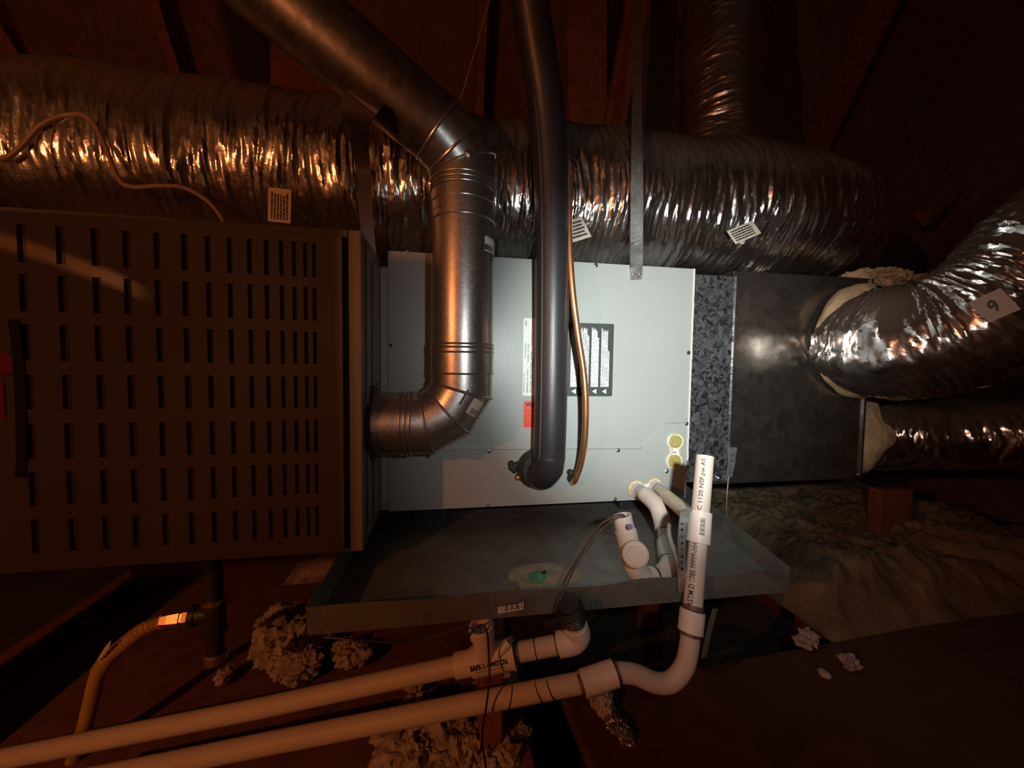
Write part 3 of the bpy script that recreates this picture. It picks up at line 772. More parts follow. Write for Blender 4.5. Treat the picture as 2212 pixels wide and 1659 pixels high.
# ------------------------------------------------------------------ condensate plumbing
RP = 0.0134; RFT = 0.0172
trap = thing('condensate_trap', 'white PVC condensate trap standing in the drain pan below the coil cabinet', 'drain trap', PZ(1400, 1250, 0.36))
qa_ = A(qa[0], -0.018, qa[2])
k1 = P(1398, 1072, -0.062); k2 = P(1418, 1092, -0.095); k3 = P(1434, 1142, -0.125); k4 = P(1440, 1185, -0.165); k5 = P(1445, 1225, -0.235); k6 = P(1428, 1246, -0.255); k7 = P(1392, 1248, -0.262); k8 = P(1371, 1226, -0.262); k9 = P(1364, 1180, -0.262); k10 = P(1343, 1113, -0.250)
obj('pipe_section', tube([qa_, k1 + (k1 - qa_) * 0.2], RP, 20), PVCOLD, trap)
obj('primer_ring', tube([qa_ + (k1 - qa_) * 0.10, qa_ + (k1 - qa_) * 0.18], RP + 0.0008, 20), BLUEP, trap)
obj('elbow', tube(spline([k1 + (qa_ - k1) * 0.25, k1, k2, (k2 + k3) / 2 + A(0.002, 0, 0), k3], 6), RFT, 22), PVCF, trap)
obj('pipe_section', tube([k3, k4], RP, 20), PVC, trap)
obj('elbow', tube(spline([k4 + (k3 - k4) * 0.25, (k4 + k5) / 2, k5, k6, k6 + (k7 - k6) * 0.35], 6), RFT, 22), PVCF, trap)
obj('primer_ring', tube([k4 + (k3 - k4) * 0.25, k4 + (k3 - k4) * 0.29], RFT + 0.0004, 20), BLUEP, trap)
obj('pipe_section', tube([k6, k7], RP, 20), PVC, trap)
obj('elbow', tube(spline([k6 + (k7 - k6) * 0.5, k7, k8, k8 + (k9 - k8) * 0.45], 6), RFT, 22), PVCF, trap)
ax = nrm(k10 - k8); hl = np.linalg.norm(k10 - k8)
tee = obj('cleanout_tee', lathe(k8, ax, [(hl * 0.25, RFT), (hl * 0.7, RFT), (hl * 0.71, RP + 0.0018), (hl, RP + 0.0018), (hl, RP - 0.001), (hl - 0.02, RP - 0.001), (hl - 0.0205, 0.001)], 24, True, True), PVCF, trap)
tc_ = P(1371, 1192, -0.268)
tow = nrm(CAM - tc_)
tow = nrm(tow + A(0.05, 0, -0.15))
cap = obj('cleanout_cap', lathe(tc_, tow, [(-0.004, 0.0165), (0.017, 0.0165), (0.0172, 0.0195), (0.027, 0.0195), (0.0285, 0.018), (0.0288, 0.0165), (0.0275, 0.0162)], 26), PVCF, trap)
obj('hex_nub', lathe(tc_ + tow * 0.0275, tow, [(0, 0.0135), (0.0028, 0.013)], 6), PVCF, cap, False)
obj('purple_mark', lathe(P(1360, 1138, -0.2795), nrm(CAM - k10), [(0, 0.0045), (0.0009, 0.004)], 8), PURPLE, trap)
for a, b, t in ((k6, k7, 0.45), (k8, k9, 0.42), (k5, k4, 0.15)):
    q = a + (b - a) * t; d_ = nrm(b - a)
    obj('marker_ring', tube([q, q + d_ * 0.0014], RFT + 0.0005, 20), INK, trap)

sp = thing('secondary_drain_pipe', 'lower of two long PVC drain pipes, rising to an upright vent stub at right', 'drain pipe', P(1490, 1340, -0.34))
s_top = P(1523, 985, -0.262); s_tee = P(1513, 1105, -0.283); s_tb = P(1508, 1172, -0.296); s_low = P(1496, 1318, -0.330); s_c2 = P(1491, 1365, -0.338)
obj('vent_stub', lathe(s_tee, s_top - s_tee, [(0, RP), (np.linalg.norm(s_top - s_tee), RP), (np.linalg.norm(s_top - s_tee), RP - 0.0025), (np.linalg.norm(s_top - s_tee) - 0.03, RP - 0.0025)], 24), PVC, sp)
obj('tee_body', lathe(s_tb, s_tee - s_tb, [(0, RP), (0, RFT), (np.linalg.norm(s_tee - s_tb), RFT * 0.98), (np.linalg.norm(s_tee - s_tb), RP)], 24), PVCF, sp)
br_d = A(qb[0], -0.018, qb[2]); tbr = (s_tee + s_tb) / 2 + (s_tee - s_tb) * 0.1
bp_ = br_d; dd_ = nrm(br_d - tbr)
obj('tee_branch', tube([tbr, tbr + dd_ * 0.034], RFT, 22), PVCF, sp)
obj('branch_pipe', tube([tbr + dd_ * 0.03, br_d], RP, 20), PVCOLD, sp)
obj('primer_ring', tube([br_d - dd_ * 0.012, br_d - dd_ * 0.007], RP + 0.0008, 20), BLUEP, sp)
obj('riser_pipe', tube([s_tb, s_low], RP, 22), PVC, sp)
obj('coupling', lathe(s_c2, s_low - s_c2, [(0, RP), (0, RFT), (np.linalg.norm(s_low - s_c2), RFT), (np.linalg.norm(s_low - s_c2), RP)], 22), PVCF, sp)
c_l = PD(1258, 1477, 0.530); c_r = PD(1328, 1453, 0.535)
obj('bent_pipe', tube(spline([s_c2 + (s_low - s_c2) * 0.2, PD(1489, 1395, 0.546), PD(1478, 1440, 0.545), PD(1450, 1472, 0.542), PD(1415, 1474, 0.540), PD(1370, 1456, 0.538), c_r, c_r + (c_l - c_r) * 0.3], 8), RP, 22), PVC, sp)
obj('coupling', lathe(c_l, c_r - c_l, [(0, RP), (0, RFT), (np.linalg.norm(c_r - c_l), RFT), (np.linalg.norm(c_r - c_l), RP)], 22), PVCF, sp)
l_end = PD(300, 1662, 0.530); l_e2 = PD(150, 1691, 0.530)
obj('long_pipe', tube([c_l + (c_r - c_l) * 0.3, PD(1000, 1524, 0.530), PD(600, 1602, 0.530), l_end, l_e2], RP, 22), PVC, sp)
fc = CAM - s_tee
obj('printed_text', text_geo('C 1120 NSF.pw AS', cyl_map(s_tee, s_top, RP + 0.0006, fc, -0.25, 0.35, 0.002, np.linalg.norm(s_top - s_tee) - 0.006), 0.012), INK, sp, False)
obj('printed_text', text_geo('ASTM D 1785 PPPPP-HH', cyl_map(s_low, s_tb, RP + 0.0004, fc, 0.0, 0.60, 0.004, np.linalg.norm(s_tb - s_low) - 0.003), 0.010), INK, sp, False)
bc = []
for k in range(12):
    f0 = 0.012 + 0.0021 * k; bc.append(text_geo('I', cyl_map(s_tb, s_tee, RFT + 0.0004, fc, -0.45, -0.05, f0, f0 + (0.0009 if k % 3 else 0.0014))))
obj('barcode', join(*bc), INK, sp, False)
for a, t in ((c_l, -1), (c_r, 1)):
    d_ = nrm(c_r - c_l); obj('glue_ring', tube([a + d_ * 0.001 * t, a + d_ * 0.005 * t], RP + 0.0012, 20), mat('brown_glue', (0.12, 0.06, 0.04), 0.5), sp)
obj('glue_ring', tube([s_low, s_low + nrm(s_tb - s_low) * 0.006], RP + 0.001, 20), MATS['brown_glue'], sp)
obj('glue_ring', tube([s_c2, s_c2 + nrm(s_c2 - s_low) * 0.005], RP + 0.001, 20), MATS['brown_glue'], sp)
for px, dx in ((1100, 12), (1165, -10), (1190, -8)):
    q = PD(px, 1524 - (px - 1000) * 0.184, 0.530); pd_ = nrm(PD(1258, 1477, 0.53) - PD(1000, 1524, 0.53))
    cc = tube([q, q + pd_ * 0.0012], RP + 0.0004, 20)
    V, Fc = cc; V = V + pd_ * (((V - q) @ A(0, 0, 1))[:, None] * (0.45 if dx > 0 else -0.3))
    obj('marker_ring', (V, Fc), INK, sp)

dp = thing('pan_drain_pipe', 'upper of two long PVC drain pipes, with float-switch tee below the pan', 'drain pipe', P(1050, 1430, -0.39))
d0 = PD(1232, 1318, 0.533); d1 = PD(1243, 1352, 0.545); d3 = PD(1205, 1392, 0.553); d4 = PD(1112, 1410, 0.555); d5 = PD(985, 1438, 0.556)
obj('elbow', tube(spline([d1, PD(1249, 1370, 0.549), PD(1238, 1385, 0.552), d3], 8), RFT, 22), PVCF, dp)
obj('stub', tube([d0, d1], RP, 20), PVC, dp)
obj('pipe_section', tube([d3, d4], RP, 22), PVC, dp)
RT = 0.0215
ln = np.linalg.norm(d5 - d4)
tb = obj('tee_body', lathe(d4, d5 - d4, [(0, RP), (0, RT), (0.004, RT), (0.0042, RT - 0.001), (ln * 0.72, RT - 0.001), (ln * 0.73, RFT), (ln, RFT), (ln, RP)], 28), PVCF, dp)
tbm = PD(1052, 1424, 0.552); tbt = PD(1039, 1352, 0.540); bl_ = np.linalg.norm(tbt - tbm)
obj('tee_branch', lathe(tbm, tbt - tbm, [(0, 0.0160), (bl_ * 0.72, 0.0155), (bl_ * 0.74, 0.0178), (bl_, 0.0178), (bl_ + 0.0012, 0.0168), (bl_ + 0.0008, 0.014), (bl_ - 0.02, 0.0135), (bl_ - 0.021, 0.001)], 28), PVCF, dp)
obj('tee_rib', tube([PD(1066, 1424, 0.541), PD(1082, 1406, 0.541), PD(1099, 1388, 0.545)], [0.0045, 0.006, 0.0065], 14), PVCF, dp)
lp2 = PD(560, 1530, 0.560); lp3 = PD(0, 1640, 0.565); lp4 = PD(-120, 1664, 0.566)
obj('long_pipe', tube([d5, lp2, lp3, lp4], RP, 22), PVC, dp)
fcd = CAM - d4
obj('printed_text', text_geo('SAFE-T-SWITCH.', cyl_map(d5, d4, RT + 0.0004, CAM - d5, -0.52, -0.20, ln * 0.28, ln * 0.90), 0.03), INK, dp, False)
obj('printed_text', text_geo('CONDENSATE OVERFLOW SHUTOFF', cyl_map(d5, d4, RT + 0.0004, CAM - d5, -0.70, -0.60, ln * 0.36, ln * 0.82), 0.0), INK, dp, False)
mr_ = nrm(d4 - d3)
for q in (d3 + mr_ * 0.002, d3 + mr_ * 0.032):
    obj('marker_ring', tube([q, q + mr_ * 0.0013], RP + 0.0005, 20), INK, dp)
obj('primer_band', tube([d4 - mr_ * 0.007, d4], RP + 0.0006, 20), mat('grey_purple_primer', (0.12, 0.10, 0.13), 0.5), dp)

# black tape / wire bundle on the elbow stub
wb = thing('wire_bundle', 'black taped wire bundle wound on the drain elbow below the pan', 'wire bundle', d0)
coil = []
dax = nrm(d1 - d0); ua = nrm(np.cross(dax, A(0, 1, 0))); va = np.cross(dax, ua)
for k in range(150):
    t = k * 0.29; coil.append(d0 - dax * 0.012 + dax * 0.030 * k / 150 + (RP + 0.0042 + 0.001 * math.sin(k * 0.9)) * (math.cos(t) * ua + math.sin(t) * va))
obj('wound_wire', tube(coil, 0.0022, 8), WIREB, wb)
obj('tape_core', lathe(d0 - dax * 0.016, dax, [(0, 0.008), (0.002, RP + 0.002), (0.034, RP + 0.0025), (0.036, RP)], 20), BLACK, wb)
wt = [P(1220, 1330, -0.325), P(1195, 1343, -0.33), P(1175, 1350, -0.333)]
obj('wire_tail', tube(spline(wt, 6), 0.003, 8), WIREB, wb)

# wires
def wire(name, label, pts, r, m, per=10, cat='wire'):
    return obj(name, tube(spline(pts, per), r, 8), m, None, True, label, cat)
wa = [P(1352, 1118, -0.255), P(1345, 1112, -0.262), P(1335, 1112, -0.262), P(1315, 1122, -0.255), P(1295, 1135, -0.25), P(1275, 1165, -0.25), P(1245, 1210, -0.255), P(1220, 1255, -0.275), P(1208, 1290, -0.312), P(1200, 1320, -0.320)]
wire('float_switch_wire', 'dark wire from the trap mouth over the pan lip to the taped bundle, left strand', wa, 0.0017, WIREBR)
wbb = [P(1350, 1120, -0.256), P(1342, 1116, -0.262), P(1325, 1124, -0.258), P(1304, 1140, -0.25), P(1290, 1155, -0.25), P(1270, 1185, -0.25), P(1246, 1218, -0.255), P(1228, 1255, -0.275), P(1214, 1285, -0.312), P(1206, 1322, -0.320)]
wire('float_switch_wire', 'dark wire from the trap mouth over the pan lip, right strand nearer the trap', wbb, 0.0015, WIREBR)
wire('float_switch_wire', 'thin black wire looping from the white tee mouth down to the floor', [PD(1012, 1375, 0.530), PD(1022, 1362, 0.527), PD(1034, 1352, 0.528), PD(1045, 1352, 0.524), PD(1053, 1372, 0.520), PD(1056, 1420, 0.518), PD(1057, 1470, 0.510), PD(1050, 1530, 0.505), PD(1042, 1580, 0.510), PD(1044, 1620, 0.510), PD(1055, 1690, 0.510)], 0.0014, WIREB)
wire('control_wire', 'thin black wire running left along the underside of the pan', [P(1015, 1345, -0.33), P(960, 1368, -0.325), P(900, 1382, -0.32), P(830, 1386, -0.32), P(760, 1382, -0.32), P(700, 1376, -0.31)], 0.0016, WIREB)
wire('thermostat_cable', 'tan cable looping over the foil duct and down behind the furnace top', [P(-60, 330, -0.06), P(0, 343, -0.06), P(40, 322, -0.06), P(90, 270, -0.06), P(150, 248, -0.055), P(195, 258, -0.06), P(225, 310, -0.065), P(255, 385, -0.065), P(285, 404, -0.065), P(340, 402, -0.065), P(395, 405, -0.06), P(440, 428, -0.055), P(468, 455, -0.05), P(490, 490, -0.04)], 0.0036, CABLE, cat='cable')
wire('hanging_wire', 'thin straight wire slanting up from the vent pipe elbow', [P(992, 222, -0.11), P(1005, 180, -0.11), P(1032, 90, -0.115), P(1058, 0, -0.12), P(1080, -70, -0.12)], 0.0009, CABLE)

# ------------------------------------------------------------------ straps
def strap(name, label, pts, wdir, width, m=GALVS, holes=None, per=8):
    t = thing(name, label, 'strap', pts[-1])
    pth = spline(pts, per)
    if not np.isscalar(width): width = np.interp(np.linspace(0, 1, len(pth)), np.linspace(0, 1, len(width)), width)
    obj('strap_band', ribbon(pth, wdir, width, 0.0012), m, t, False)
    return t, pth
hs, hp = strap('hanger_strap', 'plain galvanised hanger strap in front of the foil duct above the cabinet', [P(1378, -60, 0.45), P(1377, 150, 0.12), P(1376, 300, -0.055), P(1376, 420, -0.078), P(1375, 520, -0.060), P(1375, 575, -0.012), P(1375, 604, -0.004)], (1, 0, 0), [0.020, 0.022, 0.024, 0.027, 0.027, 0.027, 0.027])
hsc = None
for px in (1368, 1382):
    c = P(px, 592, -0.0045)
    if hsc is None: hsc = obj('strap_screw', screw_geo(c, (0, -1, 0), 0.003), STEEL, hs)
    else: clone(hsc, hs, c + A(0, -0.002, 0))
fs, _ = strap('flue_strap', 'dark bent metal strap holding the sloping vent pipe above the furnace', [P(800, 205, -0.175), P(778, 225, -0.185), P(770, 262, -0.17), P(776, 310, -0.10), P(784, 360, -0.058), P(788, 420, -0.052), P(792, 480, -0.045), P(800, 560, -0.03)], (1, 0.2, 0), [0.052, 0.050, 0.040, 0.030, 0.026, 0.024, 0.024, 0.024], mat('dark_strap_steel', (0.16, 0.14, 0.13), 0.45, metal=0.7))
ps, pp = strap('perforated_strap', 'punched metal strap beside the upright PVC pipe, screwed to the pan lip', [P(1496, 1098, -0.26), P(1486, 1100, -0.285), P(1477, 1120, -0.303), P(1473, 1160, -0.309), P(1472, 1220, -0.309), P(1472, 1278, -0.309)], (1, 0, 0), 0.0125)
for k, py in enumerate((1131, 1144, 1159, 1173, 1187, 1202, 1215, 1229)):
    c = P(1473.5, py, -0.3098); r = 0.0022 if k % 2 else 0.0013
    obj('punched_hole', lathe(c, (0, -1, 0), [(0, r), (0.0006, r)], 12), DARK, ps)
for px, py in ((1471, 1255), (1475, 1261)):
    obj('strap_screw', screw_geo(P(px, py, -0.3098), (0, -1, 0), 0.0022), STEEL, ps)
ts, _ = strap('twisted_strap', 'thin punched strap hanging from the plenum bottom edge', [P(1584, 966, -0.006), P(1580, 1000, -0.006), P(1575, 1032, -0.006), P(1571, 1070, -0.012), P(1570, 1120, -0.016)], [(1, 0, 0.3)] * 16 + [(0.75, 0.66, 0)] * 17, [0.020, 0.019, 0.015, 0.010, 0.006])
for px, py in ((1582, 983), (1580, 996)):
    obj('punched_hole', lathe(P(px, py, -0.0068), (0, -1, 0), [(0, 0.002), (0.0005, 0.002)], 12), DARK, ts)
strap('short_strap', 'short tan strap end standing behind the riser pipe below the pan', [P(1545, 1315, -0.28), P(1533, 1360, -0.28), P(1520, 1420, -0.28)], (1, 0.3, 0), 0.012, mat('tan_strap', (0.25, 0.17, 0.10), 0.6))

# ------------------------------------------------------------------ flexible ducts
YDU = 0.135
md = thing('flexible_duct', 'large crinkled foil flexible duct lying across the furnace and cabinet tops', 'duct', A(0.3, YDU, 0.95), 'foil flexible ducts')
cz = lambda px, py: P(px, py, YDU)
dpth = spline([q + A(0, 0, 0.010) for q in [A(-1.25, 0.10, 1.075), A(-0.85, 0.115, 1.085), A(-0.45, 0.125, 1.09), A(-0.14, 0.13, 1.088), A(0.15, YDU, 1.09), A(0.45, YDU, 1.095), A(0.70, 0.14, 1.105), A(0.92, 0.16, 1.115), A(1.11, 0.23, 1.12), A(1.26, 0.36, 1.12), A(1.34, 0.60, 1.12)]], 10)
def pinch(u):
    return 1.0 - 0.06 * math.exp(-((u - 0.385) / 0.008) ** 2) + 0.02 * math.sin(u * 37) + 0.03 * max(0, u - 0.6)
foil_duct(md, FOIL, dpth, 0.172, 1.7, rscale=pinch, n=150, fold=0.013, billow=0.010, fq=1.2, step=0.0027)
def tag_on(par, px, py, w_, h_, ang, Y, m, lines, lab, nm='paper_label', tilt=-0.25):
    c = P(px, py, Y); u = A(math.cos(ang), 0, math.sin(ang)); v = nrm(A(-math.sin(ang), tilt, math.cos(ang)))
    n_ = np.cross(u, v)
    if n_[1] > 0: n_ = -n_
    t = obj(nm, slab([c - u * w_ / 2 - v * h_ / 2, c + u * w_ / 2 - v * h_ / 2, c + u * w_ / 2 + v * h_ / 2, c - u * w_ / 2 + v * h_ / 2], n_ * 0.0006), m, par, False, label=lab)
    if lines:
        gs = []
        for k in range(lines):
            y = -h_ * 0.40 + h_ * 0.8 * (k + 0.5) / lines; x = -w_ * 0.42; e = w_ * (0.30 + 0.12 * R.random())
            while x < e:
                q = min(e, x + w_ * (0.04 + 0.10 * R.random())); hh = h_ * 0.8 / lines * 0.26
                gs.append(slab([c + u * x + v * (y - hh) + n_ * 0.0012, c + u * (q - w_ * .015) + v * (y - hh) + n_ * 0.0012, c + u * (q - w_ * .015) + v * (y + hh) + n_ * 0.0012, c + u * x + v * (y + hh) + n_ * 0.0012], n_ * 0.0003)); x = q
        obj('printed_lines', join(*gs), INK, t, False)['kind'] = 'stuff'
    return t, c, u, v, n_
tag_on(md, 1607, 502, 0.068, 0.036, math.radians(24), -0.048, PAPER, 5, 'tan printed label on the foil, tilted', tilt=0.35)
tag_on(md, 1247, 496, 0.042, 0.050, math.radians(20), -0.050, PAPER, 5, 'tan printed label half behind the black line', tilt=0.35)
tag_on(md, 604, 444, 0.060, 0.038, math.radians(88), -0.050, PAPER, 6, 'tan printed label above the furnace', tilt=0.0)

vd = thing('flexible_duct', 'foil flexible duct rising straight up behind the large horizontal duct', 'duct', P(1560, 330, 0.46), 'foil flexible ducts')
foil_duct(vd, FOILC, spline([P(1556, 380, 0.42), P(1556, 200, 0.45), P(1562, 40, 0.47), P(1566, -120, 0.48)], 8), 0.128, 5.1, n=120, fold=0.007, billow=0.010, fine=1.3)

ud = thing('flexible_duct', 'foil flexible duct with tan collar wrap bending up to the right from the plenum face', 'duct', P(1850, 745, 0.0), 'foil flexible ducts')
upth = spline([P(1868, 742, -0.018), P(1880, 742, -0.05), P(1912, 744, -0.10), P(1965, 742, -0.15), P(2060, 715, -0.20), P(2170, 645, -0.245), P(2300, 540, -0.29), P(2460, 420, -0.33)], 10)
foil_duct(ud, FOIL, upth, 0.114, 9.3, n=140, fold=0.015, billow=0.012, fine=1.2, fq=1.5, step=0.0024)
def cuff(c, ax, r0, r1, L, seed, n=48):
    ax = nrm(ax); a = A(0, 0, 1); u = nrm(np.cross(a, ax)); v = np.cross(ax, u); V = []; Fc = []; M = 7
    for i in range(M):
        t = i / (M - 1)
        for q in range(n):
            th = 2 * math.pi * q / n
            rr = r0 + (r1 - r0) * t + 0.008 * math.sin(t * math.pi) + 0.010 * fbm(math.cos(th) * 2 + seed, math.sin(th) * 2, t * 1.5, 3)
            le = L * t * (1 + 0.35 * fbm(math.cos(th) * 1.6, math.sin(th) * 1.6 + seed, 2.0, 3)); V.append(c + ax * le + rr * (math.cos(th) * u + math.sin(th) * v))
    for i in range(M - 1):
        for q in range(n):
            s = (q + 1) % n; Fc.append([i * n + q, i * n + s, (i + 1) * n + s, (i + 1) * n + q])
    return np.array(V), Fc
obj('insulation_cuff', cuff(P(1848, 738, 0.004), (0.10, -1, 0), 0.140, 0.128, 0.050, 3.0), BATT, ud, label='tan fibreglass wrap edge')
uc = P(2140, 668, -0.232); n6 = nrm(CAM - uc + A(0.05, 0, 0.05)); c6 = uc + n6 * 0.135
dg_ = nrm(PD(2200, 655, 0.5) - PD(2150, 600, 0.5)); u6 = nrm(dg_ - n6 * (dg_ @ n6)); v6 = np.cross(n6, u6)
ft = obj('number_tag', slab([c6 + u6 * a * 0.022 + v6 * b * 0.020 for a, b in ((-1, -1), (1, -1), (1, 1), (-1, 1))], n6 * 0.0007), TAGP, ud, False, label='cardboard tag with a black numeral')
pw = lambda a, b: (lambda d: nrm(d - n6 * (d @ n6)))(PD(2160 + a, 622 + b, 0.5) - PD(2160, 622, 0.5))
up6 = pw(-82, -57); rt6 = pw(57, -82)
g6 = text_geo('9', plane_map(c6 + n6 * 0.0011 - up6 * 0.010 - rt6 * 0.007, rt6 * 0.014, up6 * 0.020), 0.03)
obj('printed_text', g6, INK, ft, False)

ld = thing('flexible_duct', 'foil flexible duct with frayed tan wrap leaving the plenum low at right', 'duct', P(1900, 945, 0.02), 'foil flexible ducts')
lz = P(1900, 945, 0.02)[2]
lpth = spline([A(XP + 0.03, 0.125, lz), A(XP + 0.12, 0.115, lz), A(XP + 0.26, 0.07, lz), A(XP + 0.42, 0.02, lz + 0.005), A(XP + 0.62, -0.03, lz + 0.02)], 10)
foil_duct(ld, FOIL, lpth, 0.098, 13.1, n=120, fold=0.016, billow=0.016, fine=1.3, rscale=lambda u: 0.90 + 0.1 * min(1, u / 0.25))
obj('insulation_cuff', cuff(A(XP + 0.002, 0.122, lz), (1, -0.05, 0), 0.110, 0.116, 0.085, 8.0), BATT, ld, label='tan fibreglass wrap edge')

# ------------------------------------------------------------------ gas line
gl_ = thing('gas_connector', 'yellow corrugated gas connector on a black iron drip leg under the furnace', 'gas line', P(463, 1430, -0.15))
YG = -0.150
ipx = P(463, 1325, YG)
zt_ = FZB; zbm = P(463, 1432, YG)[2]
obj('iron_pipe', tube([A(ipx[0], YG, zbm + 0.01), A(ipx[0], YG, zt_ + 0.02)], 0.0125, 18), IRON, gl_)
obj('iron_tee', lathe(A(ipx[0], YG, P(463, 1368, YG)[2]), (0, 0, 1), [(0, 0.0165), (0.006, 0.0175), (0.0065, 0.0155), (0.044, 0.0155), (0.0445, 0.0175), (0.052, 0.0165)], 20), IRON, gl_)
obj('tee_branch', lathe(A(ipx[0], YG, ipx[2]), (-1, -0.1, 0.02), [(0, 0.0145), (0.024, 0.0145), (0.0242, 0.0165), (0.032, 0.0165)], 18), IRON, gl_)
obj('drip_cap', lathe(A(ipx[0], YG, zbm), (0, 0, 1), [(0, 0.010), (0.003, 0.0155), (0.016, 0.0155), (0.018, 0.013)], 18), BRASS, gl_)
obj('union_ring', lathe(A(ipx[0], YG, P(463, 1302, YG)[2]), (0, 0, 1), [(0, 0.0165), (0.007, 0.0165)], 18), BRASS, gl_)
nx = A(ipx[0] - 0.030, YG - 0.003, ipx[2])
obj('flare_nut', lathe(nx, (-1, -0.1, -0.02), [(0, 0.013), (0.010, 0.014), (0.0102, 0.0115), (0.014, 0.0115), (0.0142, 0.0135), (0.030, 0.012), (0.040, 0.0105)], 6), BRASS, gl_, False)
gp = spline([nx + A(-0.036, -0.004, -0.001), P(355, 1342, YG), P(312, 1358, YG), P(270, 1390, YG), P(235, 1420, YG), P(212, 1455, YG), P(198, 1510, YG), P(183, 1570, YG), P(160, 1640, YG + 0.01), P(130, 1740, YG + 0.03)], 10)
gp, gt = resample(gp, 0.0012)
rr_ = [0.0098 + (0.0016 * math.sin(s / 0.0070 * 2 * math.pi) if s < 0.13 else 0) for s in gt]
obj('corrugated_tube', tube(gp, rr_, 16), YGAS, gl_)
tgc = P(222, 1420, YG - 0.012)
obj('peeling_sticker', slab([tgc, tgc + A(0.012, -0.004, 0.018), tgc + A(0.016, -0.006, 0.030), tgc + A(0.004, -0.002, 0.016), tgc + A(-0.008, 0, -0.004)], (0.001, -0.001, 0)), PAPER, gl_, False)

# ------------------------------------------------------------------ lumber and decking below
WOODD = mat_wood('dark_lumber', (0.05, 0.018, 0.008), (0.09, 0.032, 0.014))  # darker lumber tone for the lower planks and furnace rail
def board(name, label, lo, hi, rz=0.0, m=WOOD, cat='board'):
    c = (np.asarray(lo) + np.asarray(hi)) / 2
    return obj(name, box(lo, hi, 0.003, (0, 0, rz)), m, None, False, label, cat)
board('plywood_deck', 'brown plywood deck board under the drain pan and furnace', (-0.72, -0.60, 0.050), (0.085, 0.55, 0.070), 0.0, WOODP)
board('support_joist', 'red-brown joist end standing below the two PVC drain pipes', (0.090, -0.62, 0.0), (0.128, -0.26, 0.115))
board('support_block', 'red-brown wood block under the pan front beside the white tee', (0.050, -0.26, 0.0702), (0.085, -0.20, 0.3445))
board('support_block', 'wood block under the pan far right corner', (0.50, 0.10, 0.0), (0.56, 0.20, 0.3445))
board('support_block', 'wood block under the pan rear left corner', (-0.12, 0.10, 0.0702), (-0.06, 0.20, 0.3445))
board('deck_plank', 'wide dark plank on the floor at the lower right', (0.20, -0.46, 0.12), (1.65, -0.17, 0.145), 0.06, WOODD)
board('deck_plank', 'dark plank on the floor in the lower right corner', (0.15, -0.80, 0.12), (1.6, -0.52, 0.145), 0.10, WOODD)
board('support_block', 'red wood post under the plenum seen over the fibreglass', A(P(1905, 1085, 0.12)[0], 0.12, 0.02), A(P(1972, 1085, 0.12)[0], 0.16, P(1905, 1060, 0.12)[2]))
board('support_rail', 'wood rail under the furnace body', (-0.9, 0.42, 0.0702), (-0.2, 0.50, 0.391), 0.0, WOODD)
# two bearers that carry the cabinet above the pan
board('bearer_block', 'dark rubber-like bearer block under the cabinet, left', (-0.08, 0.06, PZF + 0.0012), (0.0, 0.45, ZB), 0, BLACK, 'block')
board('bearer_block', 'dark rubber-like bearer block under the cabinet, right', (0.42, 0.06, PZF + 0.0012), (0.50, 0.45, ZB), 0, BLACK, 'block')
# truss members behind
def member(label, a, b, wd, th, m=WOOD, ax=(1, 0, 0)):
    a = np.asarray(a); b = np.asarray(b)
    return obj('truss_member', ribbon([a, b], ax, wd, th), m, None, False, label, 'lumber')
member('red-brown upright truss board seen between the vent pipe and the hanger strap', P(1268, 420, 0.62), P(1262, -250, 0.62), 0.15, 0.038)
member('red-brown slanting truss member meeting the upright board above the large duct', P(1305, 380, 0.58), P(1405, -150, 0.58), 0.075, 0.038)
member('red-brown truss board seen under the sloping vent pipe at left', P(690, 420, 0.70), P(690, 60, 0.80), 0.32, 0.038)
member('short slanted rafter tail in the dark upper left corner', P(90, 240, 0.75), P(-20, 60, 0.75), 0.08, 0.038)
member('faint slanting brace in the dark at the upper right', P(1990, 470, 0.75), P(2180, 280, 0.9), 0.09, 0.038)

# ------------------------------------------------------------------ loose insulation
def mound(x0, x1, y0, y1, zbase, amp, seed, nx=110, ny=90, fx=14, edge=0.2, soft=1.0):
    V = []; Fc = []
    for j in range(ny):
        for i in range(nx):
            u = i / (nx - 1); v = j / (ny - 1); x = x0 + (x1 - x0) * u; y = y0 + (y1 - y0) * v
            e = min(1, min(u, 1 - u, v, 1 - v) / edge); e = e * e * (3 - 2 * e)
            h = 0.55 + 0.6 * fbm(x * fx * 0.35 + seed, y * fx * 0.35, seed, 2) + 0.35 * (1 - abs(fbm(x * fx + seed, y * fx, seed * 2, 3))) + 0.12 * soft * fbm(x * fx * 6, y * fx * 6, seed, 3)
            V.append(A(x + 0.006 * noise.noise(Vector((x * 60, y * 60, 1))), y, zbase + e * max(0.02, h) * amp))
    for j in range(ny - 1):
        for i in range(nx - 1):
            a = j * nx + i; Fc.append([a, a + 1, a + nx + 1, a + nx])
    return np.array(V), Fc
def stuff(name, geo, m, label):
    return obj(name, geo, m, None, True, label, 'insulation', 'stuff', angle=60)
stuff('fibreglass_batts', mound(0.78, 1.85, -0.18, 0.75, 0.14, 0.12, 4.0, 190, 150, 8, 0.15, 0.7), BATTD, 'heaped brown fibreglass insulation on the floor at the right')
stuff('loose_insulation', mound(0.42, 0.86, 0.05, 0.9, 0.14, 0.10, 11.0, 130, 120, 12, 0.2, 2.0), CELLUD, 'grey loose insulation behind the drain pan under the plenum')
stuff('loose_insulation', mound(-0.45, 0.35, 0.3, 1.0, 0.085, 0.08, 15.0, 60, 60, 16), CELLU, 'loose insulation in the dark under the pan')
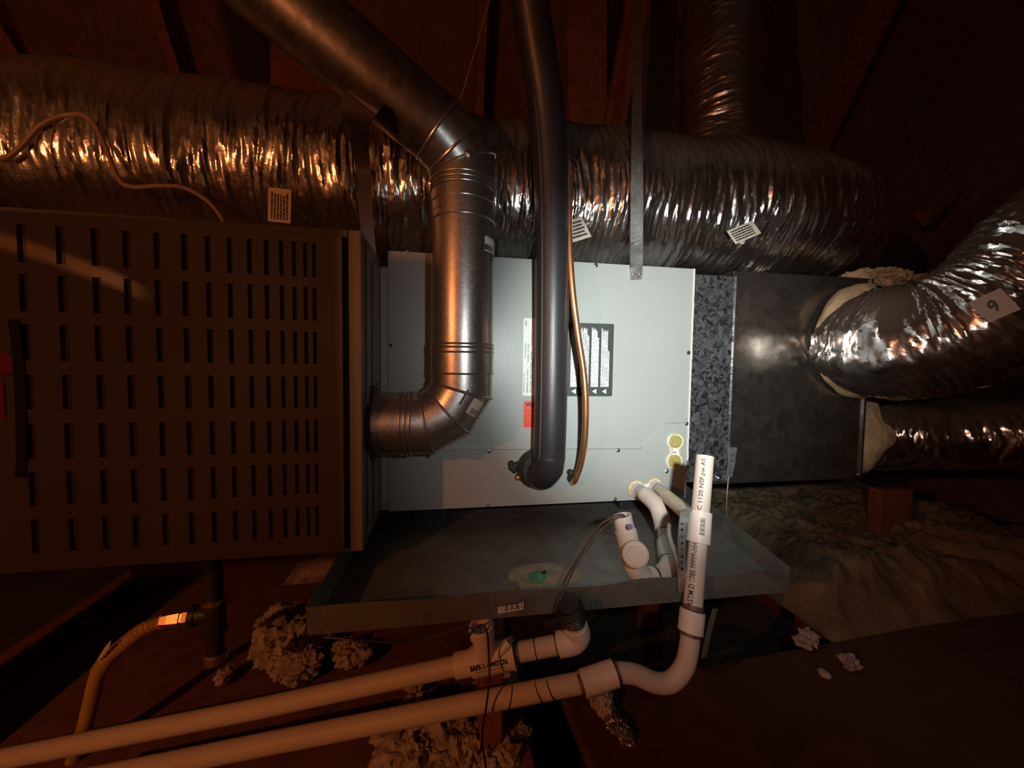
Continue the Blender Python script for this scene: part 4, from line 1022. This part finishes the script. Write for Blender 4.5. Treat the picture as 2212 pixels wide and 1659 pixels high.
def lumps(spots, seed, n=10):
    gs = []; rr = random.Random(seed)
    for c, s in spots:
        bm = bmesh.new(); bmesh.ops.create_icosphere(bm, subdivisions=4, radius=1.0)
        V = []
        sd = rr.random() * 40
        sx, sy, sz = 0.8 + 0.5 * rr.random(), 0.8 + 0.5 * rr.random(), 0.55 + 0.3 * rr.random()
        for v in bm.verts:
            q = v.co; d = 1 + 0.4 * fbm(q.x * 1.6 + sd, q.y * 1.6, q.z * 1.6, 3) + 0.30 * fbm(q.x * 6 + sd, q.y * 6, q.z * 6, 4)
            V.append(A(q.x * sx, q.y * sy, q.z * sz) * s * d + np.asarray(c))
        bm.verts.index_update(); gs.append((np.array(V), [[v.index for v in f.verts] for f in bm.faces])); bm.free()
    return join(*gs)
rr = random.Random(3)
def scatter(pxs, Z, s0, s1, n):
    out = []
    for k in range(n):
        x = pxs[0] + (pxs[1] - pxs[0]) * rr.random(); y = pxs[2] + (pxs[3] - pxs[2]) * rr.random()
        s = s0 + (s1 - s0) * rr.random(); out.append((PZ(x, y, Z) + A(0, 0, s * 0.3), s))
    return out
stuff('insulation_tufts', lumps(scatter((575, 690, 1345, 1420), 0.10, 0.022, 0.040, 16) + scatter((560, 650, 1400, 1455), 0.09, 0.018, 0.032, 8), 4), CELLU, 'tufts of loose insulation beside the left end of the drain pan')
stuff('insulation_tufts', lumps(scatter((735, 780, 1395, 1440), 0.09, 0.012, 0.020, 6) + scatter((850, 900, 1470, 1500), 0.09, 0.012, 0.018, 3) + [(PZ(485, 1458, 0.09), 0.017)], 9), CELLU, 'small scattered insulation tufts on the plywood deck')
stuff('insulation_tufts', lumps(scatter((850, 1125, 1570, 1690), 0.09, 0.016, 0.036, 44), 14), CELLU, 'tufts of loose insulation at the bottom below the PVC pipes')
stuff('insulation_tufts', lumps([(PZ(1085, 1482, 0.09), 0.030), (PZ(1060, 1480, 0.09), 0.024)], 21), CELLU, 'tuft of loose insulation between the two PVC pipes')
stuff('insulation_scraps', lumps([(PZ(1300, 1515, 0.16), 0.020), (PZ(1745, 1375, 0.155), 0.018), (PZ(1735, 1385, 0.155), 0.014), (PZ(1835, 1430, 0.155), 0.014), (PZ(1780, 1455, 0.15), 0.008), (PZ(1830, 1310, 0.16), 0.02)], 31), CELLU, 'small insulation scraps lying on the right-hand plank')
fo = lumps([(PZ(1335, 1565, 0.15), 0.016), (PZ(1352, 1590, 0.15), 0.014)], 44)
obj('foil_scrap', fo, FOILC, None, False, 'crumpled foil scrap on the floor at the lower right', 'foil')
obj('insulation_scrap', lumps([(P(1840, 606, 0.06), 0.030), (P(1880, 600, 0.05), 0.036), (P(1930, 598, 0.04), 0.034), (P(1975, 606, 0.03), 0.030), (P(1905, 622, 0.03), 0.028)], 52), BATT, None, True, 'torn tan fibreglass wrap lying on the plenum top below the large duct', 'insulation', 'stuff')
